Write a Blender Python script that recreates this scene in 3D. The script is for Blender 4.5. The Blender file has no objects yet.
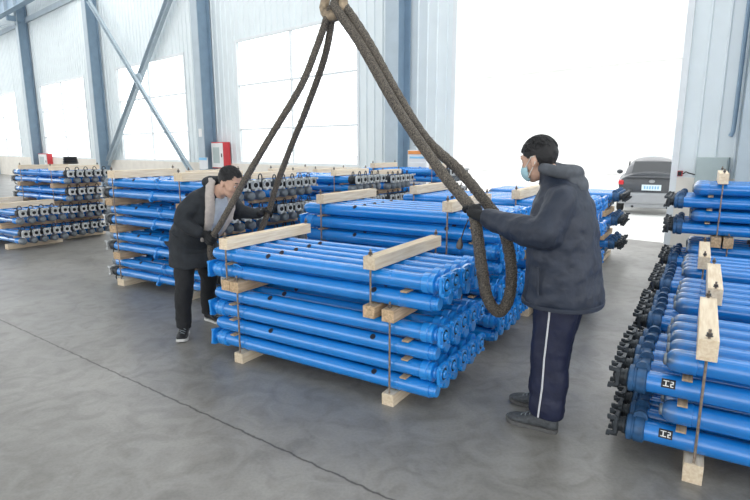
import bpy, bmesh, math, random
from math import sin, cos, pi, radians, sqrt, atan2
from mathutils import Vector, Matrix, Euler, noise
random.seed(7)
C = bpy.context.scene.collection
SC = bpy.context.scene

# ------------------------------------------------------------------ frames
A = radians(-31.5)                       # the stacks' own direction on the floor
def W(u, v, z=0.0):
    return Vector((u*cos(A) - v*sin(A), u*sin(A) + v*cos(A), z))
TH = radians(-41.5)                      # direction of the window wall
WD = Vector((cos(TH), sin(TH), 0)); WN = Vector((-sin(TH), cos(TH), 0)); WDIST = 10.0
def WP(s, z, off=0.0):                   # point on the inner wall face; off > 0 goes outdoors
    p = WD*s + WN*(WDIST+off); p.z = z; return p

# ------------------------------------------------------------------ materials
def nt(name):
    m = bpy.data.materials.new(name); m.use_nodes = True
    n = m.node_tree; b = n.nodes['Principled BSDF']; return m, n, b
def L(n, a, b): n.links.new(a, b)
def mat(name, col, rough=.5, metal=0., var=.12, scale=12., bump=0., bscale=60., coord='Object', spec=.5):
    m, n, b = nt(name)
    b.inputs['Roughness'].default_value = rough; b.inputs['Metallic'].default_value = metal
    b.inputs['Specular IOR Level'].default_value = spec
    tc = n.nodes.new('ShaderNodeTexCoord')
    if var > 0:
        ns = n.nodes.new('ShaderNodeTexNoise'); ns.inputs['Scale'].default_value = scale; ns.inputs['Detail'].default_value = 5
        L(n, tc.outputs[coord], ns.inputs['Vector'])
        cr = n.nodes.new('ShaderNodeValToRGB')
        cr.color_ramp.elements[0].position = .3; cr.color_ramp.elements[1].position = .7
        cr.color_ramp.elements[0].color = tuple(c*(1-var) for c in col)+(1,)
        cr.color_ramp.elements[1].color = tuple(min(1, c*(1+var)) for c in col)+(1,)
        L(n, ns.outputs['Fac'], cr.inputs['Fac']); L(n, cr.outputs['Color'], b.inputs['Base Color'])
    else:
        b.inputs['Base Color'].default_value = tuple(col)+(1,)
    if bump > 0:
        n2 = n.nodes.new('ShaderNodeTexNoise'); n2.inputs['Scale'].default_value = bscale; n2.inputs['Detail'].default_value = 6
        L(n, tc.outputs[coord], n2.inputs['Vector'])
        bp = n.nodes.new('ShaderNodeBump'); bp.inputs['Strength'].default_value = bump; bp.inputs['Distance'].default_value = .01
        L(n, n2.outputs['Fac'], bp.inputs['Height']); L(n, bp.outputs['Normal'], b.inputs['Normal'])
    return m

def mat_wood(name, c0, c1):
    m, n, b = nt(name); b.inputs['Roughness'].default_value = .75
    tc = n.nodes.new('ShaderNodeTexCoord'); oi = n.nodes.new('ShaderNodeObjectInfo')
    ad = n.nodes.new('ShaderNodeVectorMath'); ad.operation = 'ADD'
    L(n, tc.outputs['Object'], ad.inputs[0]); L(n, oi.outputs['Location'], ad.inputs[1])
    mp = n.nodes.new('ShaderNodeMapping'); mp.inputs['Scale'].default_value = (60, 4, 60)
    L(n, ad.outputs[0], mp.inputs['Vector'])
    ns = n.nodes.new('ShaderNodeTexNoise'); ns.inputs['Scale'].default_value = 1.; ns.inputs['Detail'].default_value = 4; ns.inputs['Distortion'].default_value = .6
    L(n, mp.outputs[0], ns.inputs['Vector'])
    cr = n.nodes.new('ShaderNodeValToRGB'); cr.color_ramp.elements[0].position = .3; cr.color_ramp.elements[1].position = .68
    cr.color_ramp.elements[0].color = c0+(1,); cr.color_ramp.elements[1].color = c1+(1,)
    L(n, ns.outputs['Fac'], cr.inputs['Fac'])
    hs = n.nodes.new('ShaderNodeHueSaturation')
    mr = n.nodes.new('ShaderNodeMapRange'); mr.inputs['To Min'].default_value = .85; mr.inputs['To Max'].default_value = 1.1
    L(n, oi.outputs['Random'], mr.inputs['Value']); L(n, mr.outputs[0], hs.inputs['Value'])
    L(n, cr.outputs['Color'], hs.inputs['Color']); L(n, hs.outputs['Color'], b.inputs['Base Color'])
    return m

def mat_blue(name, col, worn=None, w0=0., w1=0., rough=.24):
    """paint with light scuffs; optional worn end: colour `worn` where local |x| runs past w0..w1 (real wear, with a noisy edge)"""
    m, n, b = nt(name); b.inputs['Roughness'].default_value = rough
    tc = n.nodes.new('ShaderNodeTexCoord'); oi = n.nodes.new('ShaderNodeObjectInfo')
    ad = n.nodes.new('ShaderNodeVectorMath'); ad.operation = 'ADD'
    L(n, tc.outputs['Object'], ad.inputs[0]); L(n, oi.outputs['Location'], ad.inputs[1])
    ns = n.nodes.new('ShaderNodeTexNoise'); ns.inputs['Scale'].default_value = 7; ns.inputs['Detail'].default_value = 6
    L(n, ad.outputs[0], ns.inputs['Vector'])
    cr = n.nodes.new('ShaderNodeValToRGB'); cr.color_ramp.elements[0].position = .3; cr.color_ramp.elements[1].position = .75
    cr.color_ramp.elements[0].color = tuple(c*.93 for c in col)+(1,)
    cr.color_ramp.elements[1].color = tuple(min(1, c*1.06+.002) for c in col)+(1,)
    L(n, ns.outputs['Fac'], cr.inputs['Fac'])
    rr = n.nodes.new('ShaderNodeMapRange'); rr.inputs['To Min'].default_value = rough-.03; rr.inputs['To Max'].default_value = rough+.04
    b.inputs['Coat Weight'].default_value = 1.; b.inputs['Coat Roughness'].default_value = .05
    L(n, ns.outputs['Fac'], rr.inputs['Value']); L(n, rr.outputs[0], b.inputs['Roughness'])
    out = cr.outputs['Color']
    if worn:
        sx = n.nodes.new('ShaderNodeSeparateXYZ'); L(n, tc.outputs['Object'], sx.inputs[0])
        n2 = n.nodes.new('ShaderNodeTexNoise'); n2.inputs['Scale'].default_value = 22; n2.inputs['Detail'].default_value = 5
        L(n, ad.outputs[0], n2.inputs['Vector'])
        ab = n.nodes.new('ShaderNodeMath'); ab.operation = 'ABSOLUTE'; L(n, sx.outputs['X'], ab.inputs[0])
        ma = n.nodes.new('ShaderNodeMath'); ma.operation = 'MULTIPLY_ADD'; ma.inputs[1].default_value = .12
        L(n, n2.outputs['Fac'], ma.inputs[0]); L(n, ab.outputs[0], ma.inputs[2])
        mr = n.nodes.new('ShaderNodeMapRange'); mr.inputs['From Min'].default_value = w0+.06; mr.inputs['From Max'].default_value = w1+.06
        L(n, ma.outputs[0], mr.inputs['Value'])
        mx = n.nodes.new('ShaderNodeMixRGB'); mx.inputs['Color2'].default_value = worn+(1,)
        L(n, mr.outputs[0], mx.inputs['Fac']); L(n, out, mx.inputs['Color1']); out = mx.outputs['Color']
    L(n, out, b.inputs['Base Color'])
    return m

M = {}
BL = (.008, .235, .70)
M['blue'] = mat_blue('blue_paint', BL)
M['blue_ring'] = mat_blue('blue_casting', (.010, .27, .76), rough=.4)
M['blue_worn'] = mat_blue('blue_paint_worn_end', (.008, .20, .62), worn=(.075, .115, .165), w0=.90, w1=1.0)
M['blue_sooty'] = mat('sooted_blue_casting', (.022, .085, .20), .45, 0, .35, 25, .1)
M['grey_cast'] = mat('grey_casting', (.20, .23, .26), .5, .25, .25, 30, .1)
M['silver_cast'] = mat('silver_casting', (.55, .57, .58), .45, .3, .2, 30, .1)
M['dark_cast'] = mat('dark_casting', (.035, .042, .05), .45, .35, .35, 35, .15)
M['black'] = mat('black_steel', (.012, .013, .016), .45, .2, .2, 20)
M['hole'] = mat('dark_recess_shade', (.01, .014, .03), .6, 0, .1, 20)  # shade inside valve holes and crown grooves, put in as dark colour
M['wood'] = mat_wood('pine_timber', (.68, .53, .36), (.86, .74, .57))
M['wood_rough'] = mat_wood('rough_timber', (.36, .24, .14), (.66, .48, .30))
M['rod'] = mat('rusty_steel_rod', (.27, .215, .17), .5, .4, .35, 60, .2, 200)
M['nut'] = mat('dark_steel_nut', (.10, .09, .085), .45, .6, .3, 60)
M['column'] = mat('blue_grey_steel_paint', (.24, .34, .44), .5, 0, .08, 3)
M['column_light'] = mat('pale_grey_steel_and_lit_flange', (.42, .50, .56), .5, 0, .06, 3)
M['panel'] = mat('white_cladding', (.75, .82, .845), .5, 0, .03, 2)
M['plinth'] = mat('cream_plaster', (.80, .76, .69), .8, 0, .05, 4)
M['frame'] = mat('white_window_frame', (.74, .78, .80), .4, 0, .03, 5)
M['ground'] = mat('outdoor_concrete', (.66, .66, .64), .9, 0, .08, 1.5)
M['red'] = mat('red_cabinet_paint', (.55, .04, .05), .4, 0, .08, 6)
M['white'] = mat('white_enamel', (.75, .76, .76), .45, 0, .04, 6)
M['paper_blue'] = mat('pale_blue_print', (.25, .55, .80), .6, 0, .05, 10)
M['orange'] = mat('orange_print', (.80, .30, .08), .6, 0, .05, 10)
M['elec'] = mat('grey_green_cabinet_paint', (.42, .50, .50), .5, 0, .05, 6)
M['skin'] = mat('skin', (.62, .39, .29), .5, 0, .10, 25, .05, 120)
M['hair'] = mat('black_hair', (.010, .010, .012), .55, 0, .4, 70, .5, 220)
M['navy'] = mat('navy_quilted_nylon', (.019, .027, .048), .55, 0, .16, 14, .25, 45)
M['hood_grey'] = mat('faded_grey_hood_cloth', (.085, .095, .112), .8, 0, .18, 20, .3, 60)
M['trouser'] = mat('navy_track_trouser_cloth', (.008, .012, .040), .6, 0, .18, 14, .25, 40)
M['stripe'] = mat('white_piping', (.62, .63, .66), .7, 0, .08, 20)
M['shoe'] = mat('grey_shoe_mesh', (.070, .077, .085), .7, 0, .3, 40, .4, 160)
M['shoe_light'] = mat('pale_grey_shoe_panel', (.22, .25, .27), .6, 0, .15, 30)
M['sole'] = mat('grey_rubber_sole', (.10, .10, .10), .8, 0, .2, 30)
M['sole_white'] = mat('white_rubber_sole', (.62, .62, .60), .7, 0, .1, 30)
M['glove'] = mat('black_work_glove', (.010, .011, .013), .75, 0, .3, 50, .4, 200)
M['mask'] = mat('pale_blue_surgical_mask', (.42, .66, .74), .8, 0, .06, 30, .1, 90)
M['coat'] = mat('charcoal_wool_coat', (.022, .026, .032), .85, 0, .22, 18, .35, 70)
M['coat_pipe'] = mat('pale_grey_lapel_fleece', (.50, .45, .42), .9, 0, .10, 40, .4, 160)
M['shirt'] = mat('pale_grey_blue_shirt', (.42, .47, .55), .85, 0, .12, 16, .2, 60)
M['blackcloth'] = mat('black_trouser_cloth', (.010, .011, .014), .8, 0, .25, 16, .3, 60)
M['eye'] = mat('eye_white', (.70, .68, .66), .3, 0, 0)
M['iris'] = mat('dark_brown_iris', (.012, .007, .005), .2, 0, 0)
M['lip'] = mat('lip', (.42, .16, .13), .5, 0, .08, 40)
M['carpaint'] = mat('dark_grey_car_paint', (.085, .09, .10), .25, .2, .05, 5)
M['carglass'] = mat('dark_car_glass', (.035, .040, .045), .12, 0, .05, 5)
M['carsilver'] = mat('silver_bumper_paint', (.34, .35, .37), .35, .3, .05, 5)
M['carwhite'] = mat('white_car_paint', (.80, .80, .80), .3, 0, .03, 5)
M['taillight'] = mat('red_tail_lamp_plastic', (.65, .03, .04), .25, 0, .05, 10)
M['plate'] = mat('pale_number_plate', (.70, .80, .86), .4, 0, .02, 10)
M['plate_blue'] = mat('blue_plate_mark', (.20, .45, .70), .4, 0, .02, 10)
M['tyre'] = mat('black_tyre', (.02, .02, .02), .8, 0, .2, 30)
M['build_white'] = mat('white_render', (.80, .80, .79), .9, 0, .03, .5)
M['build_glass'] = mat('pale_blue_window_glass', (.68, .75, .79), .2, 0, .06, .6)
M['label_white'] = mat('white_label_print', (.80, .80, .78), .6, 0, .04, 40)
M['hookpaint'] = mat('worn_hook_steel', (.34, .27, .19), .55, .5, .45, 25, .3, 60)

def mat_rope():
    m, n, b = nt('greased_wire_rope'); b.inputs['Roughness'].default_value = .7; b.inputs['Metallic'].default_value = .15
    tc = n.nodes.new('ShaderNodeTexCoord'); ns = n.nodes.new('ShaderNodeTexNoise')
    ns.inputs['Scale'].default_value = 150; ns.inputs['Detail'].default_value = 3
    L(n, tc.outputs['Object'], ns.inputs['Vector'])
    cr = n.nodes.new('ShaderNodeValToRGB'); cr.color_ramp.elements[0].position = .35; cr.color_ramp.elements[1].position = .72
    cr.color_ramp.elements[0].color = (.030, .028, .027, 1); cr.color_ramp.elements[1].color = (.24, .205, .165, 1)
    L(n, ns.outputs['Fac'], cr.inputs['Fac']); L(n, cr.outputs['Color'], b.inputs['Base Color'])
    bp = n.nodes.new('ShaderNodeBump'); bp.inputs['Strength'].default_value = .7; bp.inputs['Distance'].default_value = .006
    L(n, ns.outputs['Fac'], bp.inputs['Height']); L(n, bp.outputs['Normal'], b.inputs['Normal'])
    return m
M['rope'] = mat_rope()

def mat_floor():
    m, n, b = nt('workshop_concrete_floor')
    tc = n.nodes.new('ShaderNodeTexCoord')
    def nz(scale, det=6, dist=0.):
        x = n.nodes.new('ShaderNodeTexNoise'); x.inputs['Scale'].default_value = scale; x.inputs['Detail'].default_value = det
        x.inputs['Distortion'].default_value = dist; L(n, tc.outputs['Object'], x.inputs['Vector']); return x.outputs['Fac']
    def ramp(src, p0, c0, p1, c1):
        r = n.nodes.new('ShaderNodeValToRGB'); r.color_ramp.elements[0].position = p0; r.color_ramp.elements[1].position = p1
        r.color_ramp.elements[0].color = c0+(1,); r.color_ramp.elements[1].color = c1+(1,); L(n, src, r.inputs['Fac']); return r.outputs['Color']
    def mul(a, c):
        x = n.nodes.new('ShaderNodeMixRGB'); x.blend_type = 'MULTIPLY'; x.inputs['Fac'].default_value = 1
        L(n, a, x.inputs['Color1']); L(n, c, x.inputs['Color2']); return x.outputs['Color']
    base = ramp(nz(.9, 7, .5), .3, (.195, .187, .173), .72, (.285, .273, .252))
    base = mul(base, ramp(nz(5., 8, 1.5), .25, (.72, .71, .70), .58, (1.05, 1.05, 1.05)))
    base = mul(base, ramp(nz(60., 4), .3, (.90, .90, .90), .6, (1.03, 1.03, 1.03)))
    # saw-cut joint: distance to a line in the floor plane, with a chipped edge
    def joint(px, py, ang, w):
        mp = n.nodes.new('ShaderNodeMapping'); mp.vector_type = 'TEXTURE'
        mp.inputs['Location'].default_value = (px, py, 0); mp.inputs['Rotation'].default_value = (0, 0, ang)
        L(n, tc.outputs['Object'], mp.inputs['Vector'])
        sp = n.nodes.new('ShaderNodeSeparateXYZ'); L(n, mp.outputs[0], sp.inputs[0])
        nn = n.nodes.new('ShaderNodeMath'); nn.operation = 'MULTIPLY_ADD'; nn.inputs[1].default_value = .035
        L(n, nz(14, 6), nn.inputs[0]); L(n, sp.outputs['Y'], nn.inputs[2])
        o = n.nodes.new('ShaderNodeMath'); o.operation = 'SUBTRACT'; o.inputs[1].default_value = .0175; L(n, nn.outputs[0], o.inputs[0])
        a = n.nodes.new('ShaderNodeMath'); a.operation = 'ABSOLUTE'; L(n, o.outputs[0], a.inputs[0])
        return ramp(a.outputs[0], w*.5, (.20, .19, .18), w*1.6, (1, 1, 1))
    base = mul(base, joint(-2.66, 4.18, radians(-35.9), .0055))
    L(n, base, b.inputs['Base Color'])
    rr = n.nodes.new('ShaderNodeMapRange'); rr.inputs['To Min'].default_value = .22; rr.inputs['To Max'].default_value = .52
    L(n, nz(2.2, 6, .8), rr.inputs['Value']); L(n, rr.outputs[0], b.inputs['Roughness'])
    bp = n.nodes.new('ShaderNodeBump'); bp.inputs['Strength'].default_value = .15; bp.inputs['Distance'].default_value = .004
    L(n, nz(45., 6), bp.inputs['Height']); L(n, bp.outputs['Normal'], b.inputs['Normal'])
    return m
M['floor'] = mat_floor()

def mat_glass():
    m = bpy.data.materials.new('thin_window_glass'); m.use_nodes = True; n = m.node_tree
    n.nodes.remove(n.nodes['Principled BSDF']); o = n.nodes['Material Output']
    t = n.nodes.new('ShaderNodeBsdfTransparent'); t.inputs['Color'].default_value = (.97, .985, .99, 1)
    g = n.nodes.new('ShaderNodeBsdfGlossy'); g.inputs['Roughness'].default_value = .05
    mx = n.nodes.new('ShaderNodeMixShader'); mx.inputs['Fac'].default_value = .05
    L(n, t.outputs[0], mx.inputs[1]); L(n, g.outputs[0], mx.inputs[2]); L(n, mx.outputs[0], o.inputs['Surface'])
    return m
M['glass'] = mat_glass()

# ------------------------------------------------------------------ mesh helpers
class MB:
    def __init__(s): s.bm = bmesh.new()
    def _new(s, verts, faces, smooth=True):
        vs = [s.bm.verts.new(v) for v in verts]
        for f in faces:
            try:
                fc = s.bm.faces.new([vs[i] for i in f]); fc.smooth = smooth
            except ValueError: pass
        return vs
    def box(s, c, h, rot=None, bevel=0.):
        c = Vector(c); vs = []
        R = rot or Matrix.Identity(3)
        for x in (-1, 1):
            for y in (-1, 1):
                for z in (-1, 1): vs.append(c + R @ Vector((x*h[0], y*h[1], z*h[2])))
        f = [(0,1,3,2),(4,6,7,5),(0,4,5,1),(2,3,7,6),(0,2,6,4),(1,5,7,3)]
        nv = s._new(vs, f, False)
        if bevel > 0:
            es = set(e for v in nv for e in v.link_edges)
            bmesh.ops.bevel(s.bm, geom=list(es), offset=bevel, segments=2, affect='EDGES', profile=.6)
        return s
    def lathe(s, axis0, axis1, prof, n=20, cap=True):
        """prof: list of (t along axis in metres from axis0, radius)"""
        a = Vector(axis0); d = (Vector(axis1)-a).normalized()
        e1 = d.orthogonal().normalized(); e2 = d.cross(e1)
        vs = []; f = []
        for t, r in prof:
            for k in range(n):
                q = 2*pi*k/n; vs.append(a + d*t + (e1*cos(q)+e2*sin(q))*max(r, 1e-4))
        for i in range(len(prof)-1):
            for k in range(n):
                f.append((i*n+k, i*n+(k+1) % n, (i+1)*n+(k+1) % n, (i+1)*n+k))
        if cap:
            f.append(tuple(range(n-1, -1, -1))); f.append(tuple(range((len(prof)-1)*n, len(prof)*n)))
        s._new(vs, f)
        return s
    def cyl(s, a, b, r, n=16):
        l = (Vector(b)-Vector(a)).length; return s.lathe(a, b, [(0, r), (l, r)], n)
    def tube(s, pts, r, n=8, closed=False, rf=None):
        pts = [Vector(p) for p in pts]; m = len(pts); vs = []; f = []
        up = None
        for i, p in enumerate(pts):
            if closed: t = (pts[(i+1) % m]-pts[i-1]).normalized()
            else: t = (pts[min(i+1, m-1)]-pts[max(i-1, 0)]).normalized()
            if up is None: up = t.orthogonal().normalized()
            up = (up - t*up.dot(t)).normalized(); e2 = t.cross(up)
            rr = rf(i/(m-1)) if rf else r
            for k in range(n):
                q = 2*pi*k/n; vs.append(p + (up*cos(q)+e2*sin(q))*rr)
        for i in range(m if closed else m-1):
            j = (i+1) % m
            for k in range(n): f.append((i*n+k, i*n+(k+1) % n, j*n+(k+1) % n, j*n+k))
        if not closed:
            f.append(tuple(range(n-1, -1, -1))); f.append(tuple(range((m-1)*n, m*n)))
        s._new(vs, f); return s
    def ring(s, c, ax, R, r, n=20, k=7, a0=0, a1=2*pi):
        ax = Vector(ax).normalized(); e1 = ax.orthogonal().normalized()
        if abs(ax.z) < .9:
            e1 = (Vector((0, 0, 1)) - ax*ax.z).normalized()
        e2 = ax.cross(e1); c = Vector(c)
        full = abs(a1-a0-2*pi) < 1e-6
        pts = [c + (e1*cos(a0+(a1-a0)*i/(n if full else n-1)) + e2*sin(a0+(a1-a0)*i/(n if full else n-1)))*R for i in range(n)]
        return s.tube(pts, r, k, full)
    def ball(s, c, r, rot=None, n=16):
        r = (r, r, r) if isinstance(r, (int, float)) else r
        R = (rot or Matrix.Identity(3)).to_4x4()
        mx = Matrix.Translation(Vector(c)) @ R @ Matrix.Diagonal((r[0], r[1], r[2], 1))
        g = bmesh.ops.create_uvsphere(s.bm, u_segments=n, v_segments=max(8, n*2//3), radius=1, matrix=mx)
        for v in g['verts']:
            for fc in v.link_faces: fc.smooth = True
        return s
    def chain(s, pts, n=14):
        """pts: (point, radius) — tapered limb with ball joints"""
        for i, (p, r) in enumerate(pts):
            s.ball(p, r*.995, None, n)
            if i+1 < len(pts):
                q, r2 = pts[i+1]; l = (Vector(q)-Vector(p)).length
                s.lathe(p, q, [(0, r), (l, r2)], n)
        return s
    def loft(s, secs, n=24):
        """secs: (centre, half a, half b, dir a, dir b) closed loft of superellipses"""
        vs = []; f = []
        for c, a, b, da, db in secs:
            for k in range(n):
                q = 2*pi*k/n; ca, sa = cos(q), sin(q)
                pw = .86
                vs.append(Vector(c) + Vector(da)*a*math.copysign(abs(ca)**pw, ca) + Vector(db)*b*math.copysign(abs(sa)**pw, sa))
        for i in range(len(secs)-1):
            for k in range(n): f.append((i*n+k, i*n+(k+1) % n, (i+1)*n+(k+1) % n, (i+1)*n+k))
        f.append(tuple(range(n-1, -1, -1))); f.append(tuple(range((len(secs)-1)*n, len(secs)*n)))
        s._new(vs, f); return s
    def prism(s, poly, d0, d1, fn):
        """extrude a 2-D outline between depths d0,d1; fn(x,y,d)->Vector"""
        n = len(poly); vs = [fn(x, y, d0) for x, y in poly]+[fn(x, y, d1) for x, y in poly]
        f = [tuple(range(n-1, -1, -1)), tuple(range(n, 2*n))]+[(i, (i+1) % n, n+(i+1) % n, n+i) for i in range(n)]
        s._new(vs, f, False); return s
    def flip_x(s):
        for v in s.bm.verts: v.co.x = -v.co.x
        return s
    def xf(s, mx):
        bmesh.ops.transform(s.bm, matrix=mx, verts=s.bm.verts); return s
    def mesh(s, name, m):
        bmesh.ops.recalc_face_normals(s.bm, faces=s.bm.faces)
        for ed in s.bm.edges:
            if len(ed.link_faces) == 2 and ed.calc_face_angle(0) > .62: ed.smooth = False
        me = bpy.data.meshes.new(name); s.bm.to_mesh(me); s.bm.free(); me.materials.append(m); return me
    def build(s, name, m, parent=None):
        o = bpy.data.objects.new(name, s.mesh(name, m)); C.objects.link(o)
        if parent: o.parent = parent
        return o
    def blob(s, name, m, parent=None, voxel=.008, smooth=4, wrinkle=0., wscale=.12, dec=None):
        """union of the overlapping closed pieces into ONE continuous skin"""
        bmesh.ops.recalc_face_normals(s.bm, faces=s.bm.faces)
        me = bpy.data.meshes.new(name+'_cage'); s.bm.to_mesh(me); s.bm.free()
        o = bpy.data.objects.new(name+'_cage', me); C.objects.link(o)
        r = o.modifiers.new('r', 'REMESH'); r.mode = 'VOXEL'; r.voxel_size = voxel; r.use_smooth_shade = True
        sm = o.modifiers.new('s', 'SMOOTH'); sm.factor = .5; sm.iterations = smooth
        if wrinkle > 0:
            tx = bpy.data.textures.new(name+'_folds', 'CLOUDS'); tx.noise_scale = wscale; tx.noise_depth = 2
            d = o.modifiers.new('d', 'DISPLACE'); d.texture = tx; d.strength = wrinkle; d.mid_level = .5; d.texture_coords = 'GLOBAL'
            s2 = o.modifiers.new('s2', 'SMOOTH'); s2.factor = .5; s2.iterations = 2
        dg = bpy.context.evaluated_depsgraph_get(); dg.update()
        ev = o.evaluated_get(dg); nm = bpy.data.meshes.new_from_object(ev)
        nm.materials.clear(); nm.materials.append(m); nm.name = name
        for p in nm.polygons: p.use_smooth = True
        bpy.data.objects.remove(o); bpy.data.meshes.remove(me)
        ob = bpy.data.objects.new(name, nm); C.objects.link(ob)
        if parent: ob.parent = parent
        return ob

def tag(o, label=None, cat=None, group=None, kind=None):
    if label: o['label'] = label
    if cat: o['category'] = cat
    if group: o['group'] = group
    if kind: o['kind'] = kind
    return o
def empty(name, loc, rz=0., label=None, cat=None, group=None):
    o = bpy.data.objects.new(name, None); C.objects.link(o); o.empty_display_size = .1
    o.location = loc; o.rotation_euler = (0, 0, rz); return tag(o, label, cat, group)
def kids(o, table={}):
    return [c for c in o.children]
def struct(o): o['kind'] = 'structure'; return o

ORD = ['bottom', 'second', 'third', 'fourth', 'fifth', 'sixth', 'seventh', 'eighth']
NTH = ['nearest the camera', 'second from camera', 'third from camera', 'fourth from camera', 'fifth from camera', 'sixth from camera', 'farthest from camera']

# ------------------------------------------------------------------ hydraulic props
R0 = .053
RAD = {'blue': .053, 'grey': .0525, 'worn': .060}
def prop_proto(kind, flip, handle_up=True):
    """one kind of prop, axis along local x, claw crown at +x (or -x when flip); returns list of (part name, mesh, label)"""
    parts = []
    def add(nm, mb, m, label=None):
        if flip: mb.flip_x()
        parts.append((nm, mb.mesh(nm, m), label))
    r = RAD[kind]
    cast = {'blue': 'blue_ring', 'grey': 'silver_cast', 'worn': 'dark_cast'}[kind]
    body = 'blue_worn' if kind == 'worn' else 'blue'
    b = MB()
    if kind == 'blue':
        prof = [(0, r*.80), (.006, r*.86), (.03, r*.88), (.032, r), (.24, r), (.242, r+.0025), (.25, r+.0025), (.252, r), (1.56, r), (1.562, r+.0022), (1.57, r+.0022), (1.572, r), (1.80, r)]
    elif kind == 'grey':
        prof = [(.075, r), (.20, r), (.202, r+.0008), (.212, r+.0008), (.214, r), (1.82, r)]
    else:
        prof = [(.0, r*.55), (.012, r*.80), (.03, r*.95), (.05, r), (.13, r), (.133, r-.004), (1.80, r-.004)]
    b.lathe((-.98, 0, 0), (1, 0, 0), prof, 24); add('tube', b, M[body])
    # end cap
    if kind == 'blue':
        add('end_cap', MB().lathe((-.992, 0, 0), (1, 0, 0), [(0, r*.70), (.004, r*.76), (.013, r*.76)], 22), M['blue_ring'])
    elif kind == 'grey':
        add('end_cap', MB().lathe((-.985, 0, 0), (1, 0, 0), [(0, .012), (.006, .030), (.016, .044), (.034, r+.0005), (.095, r+.0008), (.10, r)], 22), M['grey_cast'], 'grey domed end cap')
    else:
        add('end_cap', MB().lathe((-.995, 0, 0), (1, 0, 0), [(0, .020), (.004, .030), (.018, .031)], 18), M['grey_cast'], 'scuffed grey end boss')
    # collar
    rc = r+(.008 if kind == 'grey' else .010)
    c = MB().lathe((.80, 0, 0), (1.1, 0, 0), [(0, r+.001), (.006, rc), (.045, rc), (.05, rc-.006), (.058, rc-.006), (.062, rc-.001), (.082, rc-.001), (.088, r-.01)], 24)
    add('collar', c, M['blue_sooty' if kind == 'worn' else ('dark_cast' if kind == 'grey' else 'blue_ring')])
    add('piston_neck', MB().lathe((.87, 0, 0), (1.1, 0, 0), [(0, .040), (.02, .040), (.022, .044), (.035, .044), (.037, .038), (.062, .038)], 20), M[cast if kind != 'grey' else 'dark_cast'])
    # claw crown: square plate with four claws, bolt boss in the middle
    cr = MB()
    h = .064 if kind == 'blue' else .056
    cr.prism([(-h, -h+.018), (-h+.018, -h), (h-.018, -h), (h, -h+.018), (h, h-.018), (h-.018, h), (-h+.018, h), (-h, h-.018)], .925, .942, lambda x, y, d: Vector((d, x, y)))
    for sy in (-1, 1):
        for sz in (-1, 1):
            cl_ = .011 if kind == 'blue' else .022
            p = Vector((.933+cl_, sy*(h-.015), sz*(h-.014)))
            cr.box(p, (cl_, .009, .011), None, .003)
            if kind != 'blue': cr.box(p+Vector((.014, sy*.004, sz*.007)), (.010, .007, .009), None, .003)
    cr.ring((.944, 0, 0), (1, 0, 0), .044, .006, 18, 6)
    add('claw_crown', cr, M[cast], {'grey': 'silver grey claw crown', 'worn': 'blackened claw crown'}.get(kind))
    add('bolt_boss', MB().lathe((.94, 0, 0), (1.1, 0, 0), [(0, .026), (.012, .026), (.018, .020), (.019, .012), (.008, .011)], 14), M['blue_ring' if kind == 'blue' else 'black'], None if kind == 'blue' else 'dark centre bolt')
    if kind == 'blue':
        add('groove_shade', MB().ring((.943, 0, 0), (1, 0, 0), .033, .0055, 18, 6), M['hole'], 'dark ring for groove shade')  # dark torus stands in for the shade in the crown's ring groove
    # valve hole, its inner shade painted dark, on the upper side facing the front
    v = MB(); an = radians(42)
    d = Vector((0, -sin(an), cos(an)))
    c0 = Vector((-.42 if not flip else -.55, 0, 0))
    v.lathe(c0 + d*(r-.004), c0 + d*(r+.05), [(0, .019), (.0062, .019), (.0072, .015), (.0045, .013)], 16)
    add('valve_port', v, M['hole'], 'dark round valve port')
    # lifting ring
    hd = 1 if handle_up else -1
    if kind == 'grey':
        a_ = 0 if hd > 0 else pi
        hb = MB().ring((.845, 0, hd*(r+.022)), (1, .25, 0), .038, .0068, 18, 6, a_-2.45, a_+2.45)
        add('lifting_loop', hb, M['black'], 'black wire lifting loop')
        dl = Vector((0, -.80, .60*hd)); pl_ = Vector((.016, 0, 0)) + dl*(r+.016)
        lg = MB().lathe((-.006, 0, 0), (1, 0, 0), [(0, r+.001), (.002, r+.006), (.040, r+.006), (.042, r+.001)], 22)
        lg.lathe(pl_-Vector((.012, 0, 0)), pl_+Vector((.012, 0, 0)), [(0, .012), (0, .026), (.024, .026), (.024, .012)], 18, False)
        add('lug', lg, M['blue_ring'])
    elif kind == 'worn':
        lg = MB().lathe((.825, -.014, r+.004), (.825, .014, r+.004), [(0, .034), (.028, .034)], 20)
        lg.lathe((.825, -.015, r+.008), (.825, .016, r+.008), [(0, .018), (.031, .018)], 16)
        add('eye_lug', lg, M['blue_sooty'])
    return parts

PROTO = {}
def get_proto(kind, flip, up=True):
    k = (kind, flip, up)
    if k not in PROTO: PROTO[k] = prop_proto(*k)
    return PROTO[k]
N_PROP = [0]
KEEP = None   # filled below: which props can be seen
def prop(key, kind, u, v, z, flip, label, group, up=True):
    N_PROP[0] += 1
    a = random.uniform(-.10, .10)
    if key in SKIP: return None
    if key in STUFF:
        T_ = Matrix.Translation(W(u, v, z)) @ Matrix.Rotation(A, 4, 'Z') @ Matrix.Rotation(a, 4, 'X')
        REST.extend((me, T_) for nm, me, lb in get_proto(kind, flip, up)); return None
    e = empty('hydraulic_prop', W(u, v, z), A, label, 'steel prop', group)
    e['key'] = key
    for nm, me, lb in get_proto(kind, flip, up):
        o = bpy.data.objects.new(nm, me); C.objects.link(o); o.parent = e
        if lb: o['label'] = lb
    # each prop lies a hair differently about its own axis
    e.rotation_euler = (Matrix.Rotation(A, 3, 'Z') @ Matrix.Rotation(a, 3, 'X')).to_euler()
    return e

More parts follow.
